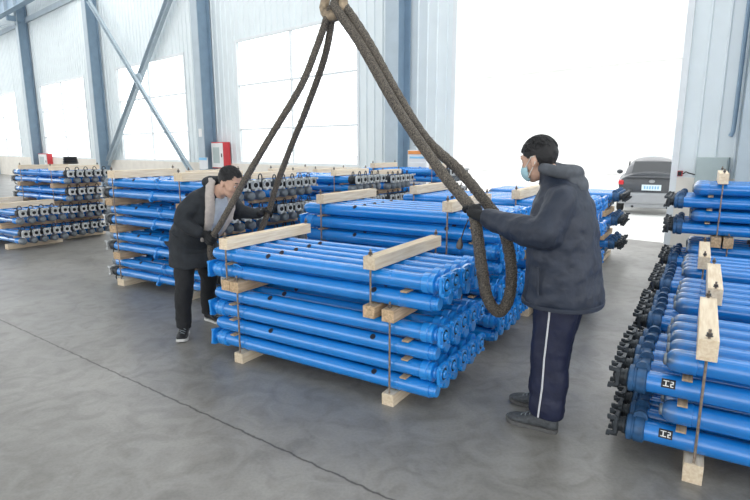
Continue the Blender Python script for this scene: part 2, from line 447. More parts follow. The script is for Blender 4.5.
def beam(u, v0, v1, z0, z1, w, label, group, rough=False):
    o = MB().box((0, 0, 0), (w/2, (v1-v0)/2, (z1-z0)/2), None, .003).build('timber_bearer', M['wood_rough' if rough else 'wood'])
    o.location = W(u, (v0+v1)/2, (z0+z1)/2); o.rotation_euler = (0, 0, A+random.uniform(-.006, .006))
    return tag(o, label, 'timber', group)
def lath(u, v0, v1, z0, z1, w, label, group):
    CNT['l'] += 1; dr = random.uniform(-.02, .02)
    if CNT['l'] in NOLATH: return None
    o = MB().box((0, 0, 0), (w/2, (v1-v0)/2, (z1-z0)/2), None, .0015).build('timber_lath', M['wood_rough'])
    o.location = W(u, (v0+v1)/2, (z0+z1)/2); o.rotation_euler = (0, 0, A+dr); o['key'] = 'lath_%d' % CNT['l']
    return tag(o, label, 'timber', group)
def rod(u, v, z0, z1, label, group):
    CNT['r'] += 1
    if CNT['r'] in NOROD: return None
    e = empty('tie_rod', W(u, v, z0), A, label, 'steel rod', group); e['key'] = 'rod_%d' % CNT['r']
    MB().cyl((0, 0, 0), (0, 0, z1-z0), .0065, 10).build('rod_shaft', M['rod'], e)
    MB().lathe((0, 0, z1-z0-.034), (0, 0, z1), [(0, .016), (.004, .016), (.005, .0125), (.017, .0125)], 6).build('nut', M['nut'], e)
    return e

SKIP = set(); STUFF = set(); NOLATH = set(); NOROD = set(); REST = []; CNT = {'l': 0, 'r': 0}
ROOF = [(-30, -8.7), (-7.5, -4.9), (-.6, .2)]
ZE = 1.31
SKIP = set('B_2_2 B_4_2 B_6_4 D_0_4 D_1_3 D_1_4 D_2_3 D_2_4 E_0_0 E_0_1 E_0_2 E_0_3 E_0_4 E_1_0 E_1_1 E_1_2 E_1_3 E_1_4 E_2_0 F_0_0 F_0_1 F_0_2 F_0_3 F_0_4 F_1_0 F_1_2 F_1_3 F_1_4 F_2_0 F_2_2 F_2_3 F_2_4 F_4_2 F_4_3 F_4_4 G_0_0 G_0_1 G_0_2 G_0_3 G_0_4 G_1_0 G_1_1 G_1_2 G_1_3 G_1_4 G_2_0 G_2_1 G_2_2 G_2_3 G_2_4 G_3_0 G_3_1 G_3_2 G_3_3 G_3_4 G_4_0 G_4_1 G_4_2 G_4_3 G_4_4 H_0_0 H_0_1 H_0_2 H_0_3 H_0_4 H_1_0 H_1_1 H_1_2 H_1_3 H_1_4 H_2_0 H_2_1 H_2_2 H_2_3 H_2_4 H_3_0 H_3_1 H_3_2 H_3_3 H_3_4 H_4_1 H_4_2 H_4_3 H_4_4 N_1_2 N_1_3 N_1_4 O_1_0 O_1_1 O_1_2 O_1_3 O_1_4 P_1_0 P_1_1 P_1_2 P_1_3 P_1_4 Q_1_0 Q_1_1 Q_1_2 Q_1_3 Q_1_4 Q_5_4 I_0_4 I_2_3'.split())
STUFF = set('B_0_4 B_2_3 B_4_3 B_5_4 B_6_2 B_6_3 Cc_0_0 Cc_0_1 Cc_0_2 Cc_0_3 Cc_0_4 Cc_1_0 Cc_1_1 Cc_1_2 Cc_1_3 Cc_1_4 Cc_2_0 Cc_2_1 Cc_2_2 Cc_2_3 Cc_2_4 Cc_3_1 Cc_3_2 Cc_3_3 Cc_4_0 Cc_4_1 Cc_4_2 Cc_4_3 Cc_4_4 Cc_5_0 Cc_5_1 Cc_5_2 Cc_6_0 Cc_6_1 Cc_6_2 Cc_6_3 D_0_2 D_0_3 D_2_2 D_3_4 E_2_1 E_2_2 E_2_4 E_4_4 F_1_1 F_2_1 F_3_0 F_3_1 F_3_2 F_3_3 F_3_4 F_4_0 F_4_1 F_5_1 F_5_2 G_5_4 H_4_0 H_5_1 H_5_2 H_5_3 H_6_1 H_6_3 H_6_4 H_7_2 H_7_3 K_4_4 N_0_4 O_0_0 O_0_1 O_0_2 O_0_4 P_0_0 P_0_1 P_0_2 P_0_3 P_0_4 Q_0_0 Q_0_1 Q_0_2 Q_0_3 Q_0_4 Q_5_3 I_0_0 I_0_1 I_0_2 I_0_3 I_2_0 I_2_1 I_2_2 I_2_4 I_4_0 I_4_1 I_4_2 I_4_3 I_4_4'.split())
NOLATH = {9, 11, 12, 13, 21, 23, 25, 27, 29, 31, 36, 38, 41, 42, 43, 44, 45, 47, 49, 50, 51, 52, 53, 54, 55, 57, 58, 59, 60, 61, 62, 63, 65, 66, 67, 68, 69, 70, 71, 73, 77, 78, 79, 80, 83, 86, 88, 90, 91, 92, 93, 94, 95, 96, 97, 98, 99, 100, 101, 102, 103, 104, 105, 106, 107, 108, 110, 112, 114, 115, 117, 119}
NOROD = {7, 13, 40, 45, 46, 49, 50, 53, 54, 56, 59, 60}


def bundle(sk, desc, kind, u0, u1, v0, n, pitch, z, rows, rp, bw, bh, first_even, rowbase, ub, uns, rowtotal, btop=False, nth_desc='', up_even=True, laths=2, gname=None, lathu=None):
    """rows of props on two beams; u0..u1 ends; returns z of the top"""
    uc = (u0+u1)/2
    r = RAD[kind]
    for i in range(rows):
        zc = z + bh + r + i*rp + .0028
        even = ((i + first_even) % 2 == 0)      # even: crown at the left (flip)
        for k in range(n):
            rn = rowbase+i
            rname = 'on top' if rn == rowtotal-1 else ('in bottom row' if rn == 0 else 'in '+ORD[rn]+' row')
            kname = NTH[k] if k < n-1 else NTH[6]
            lab = 'blue prop %s, %s, in %s' % (rname, kname, desc)
            prop('%s_%d_%d' % (sk, rn, k), kind, uc + ((-.205 if kind == 'worn' and u0 < -1 else -.045) if even else (.205 if kind == 'worn' and u0 > -1 else .045)) + random.uniform(-.008, .008), v0+r+k*pitch, zc, even, lab, gname, up=not even)
        if i > 0:
            for j, lu in enumerate(lathu or (u0+.275, u1-.28)):
                lath(lu + random.uniform(-.012, .012), v0-.012, v0+r*2+(n-1)*pitch-.05, zc-rp+r+.0026, zc-r-.0026, .045,
                     'thin wooden lath at %s of %s, above %s row' % (('left', 'right')[j], desc, ORD[rowbase+i-1]), 'wooden laths between the prop rows')
    return z + bh + 2*r + (rows-1)*rp + .0056

def stack(sk, desc, kind, u0, u1, v0, n, pitch, plan, rp, bh, ub, bw, vb0, vb1, first_even=0, top=True, rods=True, rodoff=.012, lathu=None):
    """plan: list of rows per bundle; ub: beam u positions (left, right)"""
    z = 0.; rb = 0; tot = sum(plan); gname = 'steel props of ' + desc
    levels = []
    side = ('left', 'right')
    zs = []
    off = 0.
    for bi, rows in enumerate(plan):
        lv = 'on the floor' if bi == 0 else 'above the %s row' % ORD[rb-1]
        bhh = bh
        for j, uu in enumerate(ub):
            du = (-.10 if bi > 0 and len(plan) == 2 and j == 0 else (-.14 if bi > 0 and len(plan) == 2 else -.03*bi if len(plan) > 2 else 0))
            if j == 1 and len(plan) > 2: du = -.0*bi
            beam(uu+du, vb0, vb1, z, z+bhh, bw, 'pine beam %s, %s end of %s' % (lv, side[j], desc), 'timber beams bearing the prop stacks', bi > 0)
            # the closing beam of the bundle below sits alongside
            if bi > 0 and len(plan) == 2 and rods:
                beam(uu, vb0-.01, vb1, z, z+bhh, bw, 'pine clamping beam %s, %s end of %s' % (lv, side[j], desc), 'timber beams clamping the bundles', True)
                rod(uu-.0, vb0+rodoff, bhh*.7, z+bhh+.045, 'steel rod clamping lower bundle, %s end of %s' % (side[j], desc), 'threaded tie rods')
        zs.append(z)
        z = bundle(sk, desc, kind, u0, u1, v0, n, pitch, z, rows, rp, bw, bhh, first_even, rb, ub, None, tot, gname=gname, lathu=lathu)
        rb += rows
    if top:
        for j, uu in enumerate(ub):
            du = (-.10, -.14)[j] if len(plan) == 2 else 0
            beam(uu+du, vb0, vb1, z, z+bh*1.05, bw, 'pale pine top beam across the %s end of %s' % (side[j], desc), 'timber top beams on the prop stacks')
            if rods:
                rod(uu+du, vb0+rodoff, (zs[-1]+bh*.6) if len(plan) == 2 else bh*.6, z+bh*1.05+.045, 'steel rod through front of %s top beam, %s' % (side[j], desc), 'threaded tie rods')
                rod(uu+du, vb1-.012, (zs[-1]+bh*.6) if len(plan) == 2 else bh*.6, z+bh*1.05+.045, 'steel rod through back of %s top beam, %s' % (side[j], desc), 'threaded tie rods')
    return z

# short stack names used in the labels
D1 = 'front stack between the men'
stack('A', D1, 'blue', -3.24, -1.18, 2.745, 5, .152, [4, 2], .122, .078, (-2.87, -1.56), .085, 2.700, 3.68, 0, rodoff=.02)
stack('B', 'tall stack behind the front one', 'blue', -3.24, -1.20, 3.885, 5, .155, [4, 4], .122, .078, (-2.84, -1.55), .085, 3.84, 4.76)
stack('Cc', 'third stack back in the middle', 'blue', -2.78, -.78, 5.02, 5, .165, [4, 4], .125, .080, (-2.48, -1.35), .085, 4.98, 5.84)
stack('D', 'stack behind the bending man', 'grey', -6.10, -4.10, 3.70, 5, .165, [2, 2, 2, 2], .125, .082, (-5.78, -4.62), .13, 3.64, 4.50)
stack('E', 'grey-ended stack right of bending man', 'grey', -6.42, -4.42, 4.95, 5, .165, [2, 2, 2, 2], .122, .075, (-6.0, -4.85), .10, 4.90, 5.75)
stack('F', 'grey-ended stack left of doorway column', 'grey', -6.06, -4.04, 6.15, 5, .165, [2, 2, 2, 2], .122, .075, (-5.6, -4.42), .10, 6.10, 6.95)
stack('G', 'low stack at the doorway column', 'grey', -6.14, -4.12, 7.25, 5, .165, [2, 2, 2, 2], .115, .072, (-5.6, -4.45), .10, 7.20, 8.05)
stack('H', 'farthest stack beside the doorway', 'grey', -5.66, -3.64, 8.45, 5, .165, [2, 2, 2, 2], .124, .08, (-5.2, -4.0), .10, 8.40, 9.25)
stack('J', 'short stack at far left', 'grey', -11.1, -9.08, 4.15, 5, .165, [2, 2], .13, .085, (-10.6, -9.5), .10, 4.08, 4.95, rods=False)
stack('K', 'tall stack at far left', 'grey', -11.3, -9.3, 5.08, 5, .165, [2, 2, 2, 2], .122, .075, (-10.8, -9.75), .10, 5.02, 5.90, rods=True)
stack('N', 'nearest low stack at right', 'worn', -.30, 1.72, 2.84, 5, .165, [4], .135, .10, (.10, 1.30), .085, 2.785, 3.62, rodoff=.02, lathu=(.03, 1.4))
stack('O', 'second low stack at right', 'worn', -.30, 1.72, 3.92, 5, .165, [4], .135, .10, (.14, 1.30), .085, 3.87, 4.76, lathu=(.03, 1.4))
stack('P', 'third low stack at right', 'worn', -.30, 1.72, 5.06, 5, .165, [4], .135, .10, (.08, 1.30), .085, 5.02, 5.88, lathu=(.03, 1.4))
stack('Q', 'tall stack at far right', 'worn', -.30, 1.72, 6.28, 5, .165, [4, 4], .135, .10, (.28, 1.40), .085, 6.22, 7.10, lathu=(.10, 1.4))
stack('I', 'stack in front of the car', 'worn', -2.92, -.86, 8.0, 5, .165, [2, 2, 2], .135, .075, (-2.5, -1.15), .10, 7.96, 8.80, first_even=0, top=False, rods=False)

e = [o for o in C.objects if o.get('key') == 'A_4_0'][0]
MB().ring((-.62, -.060, .052), (0, .75, .65), .034, .005, 22, 6).build('lifting_ring', M['blue_ring'], e)
for key in ('N_0_0', 'N_2_0'):
    e = [o for o in C.objects if o.get('key') == key][0]
    m = MB(); r_ = .0575; x0 = -.735; vs = []; f = []
    for i in range(7):
        q = radians(2+46*i/6)
        for x in (x0, x0+.062): vs += [Vector((x, -cos(q)*r_, sin(q)*r_)), Vector((x, -cos(q)*(r_-.0025), sin(q)*(r_-.0025)))]
    for i in range(6):
        a_ = i*4; f += [(a_, a_+2, a_+6, a_+4), (a_+1, a_+5, a_+7, a_+3)]
        f += [(a_, a_+4, a_+5, a_+1), (a_+2, a_+3, a_+7, a_+6)]
    f += [(0, 1, 3, 2), (24, 26, 27, 25)]
    m._new(vs, f, False); lp = m.build('label_plate', M['black'], e); lp['label'] = 'black printed label plate'
    g = MB()
    def st(xa, xb, qa, qb):
        n_ = 5; v_ = []; F_ = []
        for i in range(n_):
            q = radians(qa+(qb-qa)*i/(n_-1))
            for x in (xa, xb):
                for rr_ in (r_+.0012, r_-.001): v_.append(Vector((x0+x, -cos(q)*rr_, sin(q)*rr_)))
        for i in range(n_-1):
            a_ = i*4; F_ += [(a_, a_+2, a_+6, a_+4), (a_+1, a_+5, a_+7, a_+3), (a_, a_+4, a_+5, a_+1), (a_+2, a_+3, a_+7, a_+6)]
        F_ += [(0, 1, 3, 2), (n_*4-4, n_*4-2, n_*4-1, n_*4-3)]
        g._new(v_, F_, False)
    st(.008, .034, 35, 39); st(.018, .023, 12, 38); st(.008, .034, 10, 14); st(.040, .054, 34, 38); st(.049, .054, 24, 36); st(.040, .054, 22, 26); st(.040, .045, 11, 23); st(.040, .054, 9, 13)
    g.build('label_print', M['label_white'], lp)
# ------------------------------------------------------------------ the hall
fl = MB()
fl._new([Vector((-45, -14, 0)), Vector((30, -14, 0))] + [WP(45, 0, .12), WP(-60, 0, .12)], [(0, 1, 2, 3)], False)
struct(fl.build('floor', M['floor']))
gd = MB()
gd._new([WP(90, -.02, .12), WP(-90, -.02, .12), WP(-90, -.02, 90), WP(90, -.02, 90)], [(3, 2, 1, 0)], False)
struct(gd.build('ground', M['ground']))
ZT = 9.6                                  # eaves
WIN = [(-14.57, -9.36), (-23.05, -17.6), (-32.4, -26.4), (-42.4, -36.5)]
ZS, ZH = 1.14, 4.87
def cladding(mb, s0, s1, z0, z1):
    """ribbed sheet: shallow pans between raised ribs, a real folded profile with a flat back"""
    poly = []; s = s0
    P = .26
    k = 0
    while s < s1-1e-6:
        e = min(s+P, s1)
        poly += [(s, 0.), (max(s, e-.045), 0.)]
        if e-s > .05: poly += [(e-.036, -.022), (e-.012, -.022)]
        s = e
    poly += [(s1, 0.), (s1, .09), (s0, .09)]
    mb.prism(poly, z0, z1, lambda x, y, d: WP(x, d, y))
wb = MB()
edges = [(-62., WIN[3][0])]
for a, b in ((3, 2), (2, 1), (1, 0)): edges.append((WIN[a][1], WIN[b][0]))
edges += [(WIN[0][1], -6.62), (-2.12, 12.)]
for a, b in edges: cladding(wb, a, b, ZS, ZT)
for a, b in WIN: cladding(wb, a, b, ZH, ZT)
cladding(wb, -6.62, -2.12, 5.3, ZT)
struct(wb.build('wall_back', M['panel']))
pl = MB()
for a, b in ((-62., -6.62), (-2.12, 12.)):
    pl.prism([(a, -.06), (b, -.06), (b, .11), (a, .11)], 0, ZS, lambda x, y, d: WP(x, d, y))
struct(pl.build('baseboard_back', M['plinth']))
for i, (a, b) in enumerate(WIN):
    f = MB()
    def bar(s0, s1, z0, z1, o0=-.03, o1=.07): f.prism([(s0, o0), (s1, o0), (s1, o1), (s0, o1)], z0, z1, lambda x, y, d: WP(x, d, y))
    t = .07
    bar(a, b, ZH-t, ZH); bar(a, b, ZS, ZS+t); bar(a, a+t, ZS+t, ZH-t); bar(b-t, b, ZS+t, ZH-t)
    m_ = (a+b)/2; bar(m_-.03, m_+.03, ZS+t, ZH-t, -.015, .05)
    for zz in (3.52, 2.2): bar(a+t, m_-.03, zz-.025, zz+.025, -.01, .045); bar(m_+.03, b-t, zz-.025, zz+.025, -.01, .045)
    w_ = struct(f.build('window_%d' % (i+1), M['frame']))
    g = MB(); g.prism([(a+t, .015), (b-t, .015), (b-t, .021), (a+t, .021)], ZS+t, ZH-t, lambda x, y, d: WP(x, d, y))
    g.build('window_pane', M['glass'], w_)
# door frame of the big doorway
d = MB()
for s0, s1, z0, z1 in ((-6.62, -6.52, 0, 5.3), (-2.22, -2.12, 0, 5.3), (-6.52, -2.22, 5.2, 5.3)):
    d.prism([(s0, -.05), (s1, -.05), (s1, .13), (s0, .13)], z0, z1, lambda x, y, dd: WP(x, dd, y))
struct(d.build('door_1', M['frame']))
# eaves strip and unseen roof, its open skylight bands placed to shape the light
ev = MB(); ev.prism([(-62, -.10), (12, -.10), (12, -.03), (-62, -.03)], 8.05, 8.30, lambda x, y, dd: WP(x, dd, y))
struct(ev.build('trim_1', M['column_light']))
rf = MB()
for o0, o1 in ROOF:
    rf.prism([(-62, o0), (14, o0), (14, o1), (-62, o1)], ZT, ZT+.12, lambda x, y, dd: WP(x, dd, y))
struct(rf.build('ceiling', M['panel']))

# steel columns (H sections standing just inside the wall)
def column(sl, label):
    e = empty('steel_column', WP(sl+.18, 0, -.28), TH, label, 'column', 'steel columns along the window wall')
    MB().box((0, -.23, ZT/2), (.18, .014, ZT/2)).build('front_flange', M['column_light'], e)  # paler than the web: light on the front face put into the colour
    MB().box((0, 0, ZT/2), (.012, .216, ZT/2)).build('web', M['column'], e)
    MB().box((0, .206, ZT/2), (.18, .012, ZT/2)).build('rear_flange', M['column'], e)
    b = MB().box((0, -.02, .012), (.24, .25, .012))
    for sx in (-1, 1):
        for sy in (-1, 1): b.cyl((sx*.2, -.02+sy*.2, .02), (sx*.2, -.02+sy*.2, .06), .015, 8)
    b.build('base_plate', M['column'], e)
    return e
column(-8.08, 'blue-grey steel column just left of the big doorway')
column(-16.16, 'blue-grey steel column beside the red and white cabinet above the bending man')
column(-24.6, 'blue-grey steel column at the left foot of the cross brace')
column(-33.3, 'leftmost blue-grey steel column, under the crane beam')
column(-1.25, 'blue-grey steel column at the right edge of the picture')
column(-41.7, 'blue-grey steel column beyond the leftmost window')

def brace(p, q, wd, th, label, off):
    a = WP(*p, off); b = WP(*q, off); dr = (b-a); l = dr.length; dr.normalize()
    nrm = WN; sd = dr.cross(nrm)
    m = MB(); R = Matrix((dr, sd, nrm)).transposed()
    m.box((a+b)/2, (l/2, wd/2, .012), R); m.box((a+b)/2 - sd*(wd/2-.01) - nrm*th/2, (l/2, .010, th/2), R)
    m.box((a+b)/2 + sd*(wd/2-.01) - nrm*th/2, (l/2, .010, th/2), R)
    o = m.build('diagonal_brace', M['column_light']); return tag(o, label, 'brace', 'crossed steel braces')
br_ = brace((-16.36, 8.05), (-24.1, 1.0), .27, .12, 'thick diagonal steel brace rising to the right across the second window', -.18)
brace((-24.05, 7.55), (-16.3, .30), .17, .09, 'thinner diagonal steel brace falling to the right across the second window', -.40)
gp = MB().box((0, 0, 0), (.22, .035, .12), None, .01).xf(Matrix.Translation(WP(-20.5, 4.27, -.29)) @ Matrix.Rotation(TH, 4, 'Z')).build('gusset_plate', M['column_light'], br_)

# crane runway beam in the top left corner
e = empty('crane_beam', WP(-44, 8.3, -1.0), TH, 'blue-grey crane runway beam with stiffeners in the top left corner', 'beam')
MB().box((-1, 0, .02), (17.8, .16, .02)).build('bottom_flange', M['column'], e)
MB().box((-1, 0, .78), (17.8, .2, .02)).build('top_flange', M['column'], e)
MB().box((-1, 0, .4), (17.8, .01, .36)).build('web', M['column'], e)
for k in range(24):
    MB().box((-17.5+k*1.45, -.08, .4), (.012, .07, .36)).build('stiffener', M['column_light'], e)
for sx in (-33.1, -41.5):
    m = MB().box((sx+44, .41, -.12), (.09, .33, .12)); m.build('bracket', M['column'], e)
MB().tube([WP(-33.0, 7.9, -.6)-e.location+Vector((0, 0, 0)), WP(-37.5, 8.25, -.9)-e.location], .05, 8).xf(Matrix.Rotation(-TH, 4, 'Z')).build('tie_bar', M['column_light'], e)

# cabinets and small fittings on the wall
def cabinet(name, s0, s1, z0, z1, dep, label, cat, mats):
    e = empty(name, WP((s0+s1)/2, z0, -.06), TH, label, cat)
    hw = (s1-s0)/2; h = z1-z0
    MB().box((0, -dep/2, h/2), (hw, dep/2-.004, h/2), None, .008).build('case', M[mats[0]], e)
    MB().box((0, -dep-.006, h/2), (hw*.92, .009, h*.46), None, .004).build('door', M[mats[1]], e)
    MB().box((-hw*.15, -dep-.017, h*.5), (hw*.52, .003, h*.30), None, .002).build('door_panel', M[mats[2]], e)
    MB().box((hw*.74, -dep-.022, h*.5), (hw*.05, .008, h*.07), None, .003).build('handle', M['black'], e)
    return e
cabinet('hose_cabinet', -15.72, -15.02, .98, 1.82, .26, 'red and white fire hose cabinet above the bending man', 'cabinet', ('red', 'white', 'elec'))
cabinet('hose_cabinet', -32.75, -31.4, .55, 1.36, .26, 'red and white fire hose cabinet far left by the leftmost column', 'cabinet', ('red', 'white', 'elec'))
cabinet('electrical_box', -1.84, -1.40, .80, 1.47, .12, 'grey-green electrical box on the cladding behind the right stacks', 'box', ('elec', 'elec', 'elec'))
e = empty('junction_box', WP(-2.07, 1.16, -.06), TH, 'small red-brown junction box on the doorway jamb', 'box')
MB().box((0, -.03, .045), (.035, .03, .045), None, .005).build('case', M['red'], e)
MB().box((0, -.063, .045), (.028, .004, .036), None, .002).build('cover', M['black'], e)
tag(MB().tube([WP(-2.03, 1.20, -.09), WP(-1.99, 1.235, -.09), WP(-1.95, 1.215, -.07), WP(-1.86, 1.19, -.06)], .010, 8).build('cable', M['black']), 'black cable running from the jamb to the electrical box', 'cable')
m = MB().tube([WP(-1.40, 9.5, -.12), WP(-1.40, 5, -.12), WP(-1.40, 2.0, -.12), WP(-1.405, 1.86, -.125), WP(-1.43, 1.79, -.14)], .032, 10)
m.build('downpipe', M['column']); tag(bpy.data.objects['downpipe'], 'dark blue-grey downpipe ending above the electrical box', 'pipe')
# floor cabinet with an orange header by the doorway column
p = Vector((.96, 11.1, 0)); e = empty('notice_cabinet', p, TH, 'white cabinet with an orange header by the doorway column', 'cabinet')
MB().box((0, 0, .79), (.24, .16, .79), None, .01).build('case', M['white'], e)
MB().box((0, -.165, 1.53), (.22, .006, .035), None, .002).build('header', M['orange'], e)
MB().box((0, -.165, 1.43), (.18, .004, .02), None, .001).build('print_line', M['paper_blue'], e)
MB().box((0, -.165, .75), (.22, .006, .58), None, .003).build('door', M['white'], e)
# notice card standing on the grey-ended stack
p = W(-6.60, 5.55, 1.30)

e = empty('notice_card', W(-6.28, 5.42, ZE), A, 'white notice card with a pale blue header on the stack behind the bending man', 'sign')
MB().box((0, 0, .085), (.085, .006, .083), None, .003).build('card', M['white'], e)
MB().box((0, -.008, .148), (.080, .003, .018)).build('header', M['paper_blue'], e)
MB().box((0, .0, .004), (.05, .03, .004), None, .001).build('foot', M['white'], e)
# coil of cable on the far left stack
e = empty('cable_coil', W(-9.85, 5.45, 1.33), A, 'dark coil of cable lying on the tall far left stack', 'coil')
for k in range(4):
    m = MB().ring((0, 0, .02+k*.032), (0, 0, 1), .11-.004*k, .017, 22, 7); m.build('turn', M['black'], e)
# small white plate on the column
e = tag(MB().box((0, 0, 0), (.10, .006, .13), None, .003).build('column_plate', M['white']), 'small white plate fixed to the column above the bending man', 'sign')
e.location = WP(-15.98, 2.12, -.53); e.rotation_euler = (0, 0, TH)

# ------------------------------------------------------------------ outdoors
def facade():
    e = empty('office_building', WP(-6, 0, 26), TH, 'pale building with bluish windows seen through the doorway', 'building')
    MB().box((14, 3, 5.5), (34, 3, 5.5)).build('wall', M['build_white'], e)
    for k in range(9):
        for zz in (1.2, 4.0):
            x = -8.5+k*4.7
            f = MB().box((x+.9, -.02, zz+.8), (1.15, .05, .95), None, .01).build('window_frame', M['frame'], e)
            MB().box((x+.35, -.08, zz+.8), (.5, .012, .82)).build('pane', M['build_glass'], f)
            MB().box((x+1.45, -.08, zz+.8), (.5, .012, .82)).build('pane', M['build_glass'], f)
    MB().box((14, -.25, 6.9), (34, .25, .12)).build('ledge', M['build_white'], e)
facade()
def car(loc, rz, label, paint, low, glass):
    e = empty('car', loc, rz, label, 'car')
    # +y is forward, the tail at y = 0; lofted body sections along y
    X = Vector((1, 0, 0)); Z = Vector((0, 0, 1))
    b = MB()
    secs = [(.02, .70, .80, .22), (.06, .86, .88, .24), (.5, .90, .93, .27), (1.3, .91, .95, .28), (3.2, .90, .92, .28), (4.1, .86, .86, .26), (4.42, .70, .78, .24)]
    b.loft([(Vector((0, y, z-.62*hz+.02)), hx, hz+.08, X, Z) for y, hx, z, hz in secs], 28)
    b.build('body', M[paint], e)
    c = MB()
    secs = [(.30, .74, .98, .02), (.62, .70, 1.12, .18), (1.05, .64, 1.19, .25), (1.7, .63, 1.21, .27), (2.4, .62, 1.17, .24), (3.1, .72, .95, .05)]
    c.loft([(Vector((0, y, z)), hx, hz, X, Z) for y, hx, z, hz in secs], 28); c.build('cabin', M[paint], e)
    g = MB()
    g.prism([(-.56, .97), (.56, .97), (.50, 1.36), (-.50, 1.36)], 0, .02, lambda x, z, d: Vector((x, .245+(z-.97)*1.02-d, z))); g.build('rear_window', M[glass], e)
    for sx in (-1, 1):
        MB().prism([(1.0, .98), (2.7, .98), (2.1, 1.33), (1.25, 1.35)], .66, .70, lambda y, z, d: Vector((sx*(d-(z-.98)*.10), y, z))).build('side_window', M[glass], e)
        t = MB().box((sx*.80, .10, .82), (.07, .10, .06), None, .03); t.build('tail_lamp', M['taillight'], e)
        for yy in (.85, 3.45):
            MB().lathe((sx*.70, yy, .31), (sx*.92, yy, .31), [(0, .25), (.02, .31), (.17, .31), (.2, .27)], 24).build('wheel', M['tyre'], e)
        MB().ball((sx*.98, 3.0, 1.0), (.10, .06, .07)).build('mirror', M[paint], e)
        MB().lathe((sx*.45, -.04, .20), (sx*.45, .2, .20), [(0, .035), (.2, .035)], 14).build('exhaust', M['black'], e)
    MB().box((0, .035, .42), (.86, .12, .15), None, .05).build('bumper', M[low], e)
    MB().box((0, .06, .23), (.66, .10, .06), None, .03).build('diffuser', M['carsilver'], e)
    MB().box((0, .0, .965), (.66, .10, .02), None, .015).build('spoiler', M[paint], e)
    n = MB().box((0, -.012, .70), (.25, .010, .075), None, .006).build('number_plate', M['plate'], e)
    for k in range(6): MB().box((-.17+k*.068, -.024, .70), (.018, .002, .036)).build('plate_mark', M['plate_blue'], n)
    MB().lathe((0, -.02, .86), (0, .0, .86), [(0, .05), (.02, .055)], 20).xf(Matrix.Translation((0, 0, .86)) @ Matrix.Diagonal((1.5, 1, .75, 1)) @ Matrix.Translation((0, 0, -.86))).build('badge', M['carsilver'], e)
    return e
cr_ = car(Vector((6.80, 13.10, 0)), radians(-27), 'dark grey saloon car parked tail-on outside the doorway', 'carpaint', 'carsilver', 'carglass')
cr_.scale = (.86, .86, .95)


# ------------------------------------------------------------------ people (built in the stacks' frame: u along the props, v away from the camera)
class Fig:
    def __init__(s, u0, v0): s.u0 = u0; s.v0 = v0
    def __call__(s, u, v, z): return Vector((u-s.u0, v-s.v0, z))
def head_frame(c, yaw, pitch, roll=0.):
    """x forward, y left, z up -> figure space"""
    return Matrix.Translation(c) @ Matrix.Rotation(yaw, 4, 'Z') @ Matrix.Rotation(pitch, 4, 'Y') @ Matrix.Rotation(roll, 4, 'X')
def head_pieces(m):
    """skull, jaw, brow, nose, lips, ears in head space (centre between the ears, metres)"""
    m.ball((-.012, 0, .040), (.096, .078, .092), None, 22)
    m.ball((.030, 0, .005), (.062, .068, .085), None, 20)
    m.ball((.030, 0, -.055), (.052, .056, .050), None, 18)
    m.ball((.052, 0, -.082), (.030, .034, .026), None, 14)
    for sy in (-1, 1):
        m.ball((.056, sy*.036, -.012), (.026, .026, .024), None, 12)          # cheekbone
        m.ball((.074, sy*.028, .040), (.018, .028, .012), None, 12)           # brow
        m.ball((-.012, sy*.079, -.002), (.019, .010, .031), Matrix.Rotation(radians(-12), 3, 'Y'), 12)   # ear
        m.ball((-.004, sy*.079, -.024), (.010, .008, .012), None, 10)
        m.ball((.090, sy*.011, -.022), (.010, .009, .008), None, 10)          # nostril
    m.lathe((.084, 0, .030), (.107, 0, -.016), [(0, .008), (.03, .010), (.052, .0115)], 12)
    m.ball((.104, 0, -.017), (.012, .012, .010), None, 12)
    m.ball((.079, 0, -.047), (.014, .024, .008), None, 12)
    m.ball((.077, 0, -.058), (.013, .021, .008), None, 12)
def eyes(hf, body):
    for sy in (-1, 1):
        e = MB().ball((.072, sy*.031, .020), .0125, None, 14).xf(hf).build('eye', M['eye'], body)
        MB().ball((.0815, sy*.031, .018), (.0042, .0062, .0062), None, 12).xf(hf).build('iris', M['iris'], e)
        MB().ball((.073, sy*.031, .030), (.0135, .0165, .0055), None, 12).xf(hf).build('eyelid', M['skin'], e)
        MB().tube([(.083, sy*.014, .046), (.086, sy*.028, .052), (.079, sy*.044, .049)], .0038, 6).xf(hf).build('eyebrow', M['hair'], body)
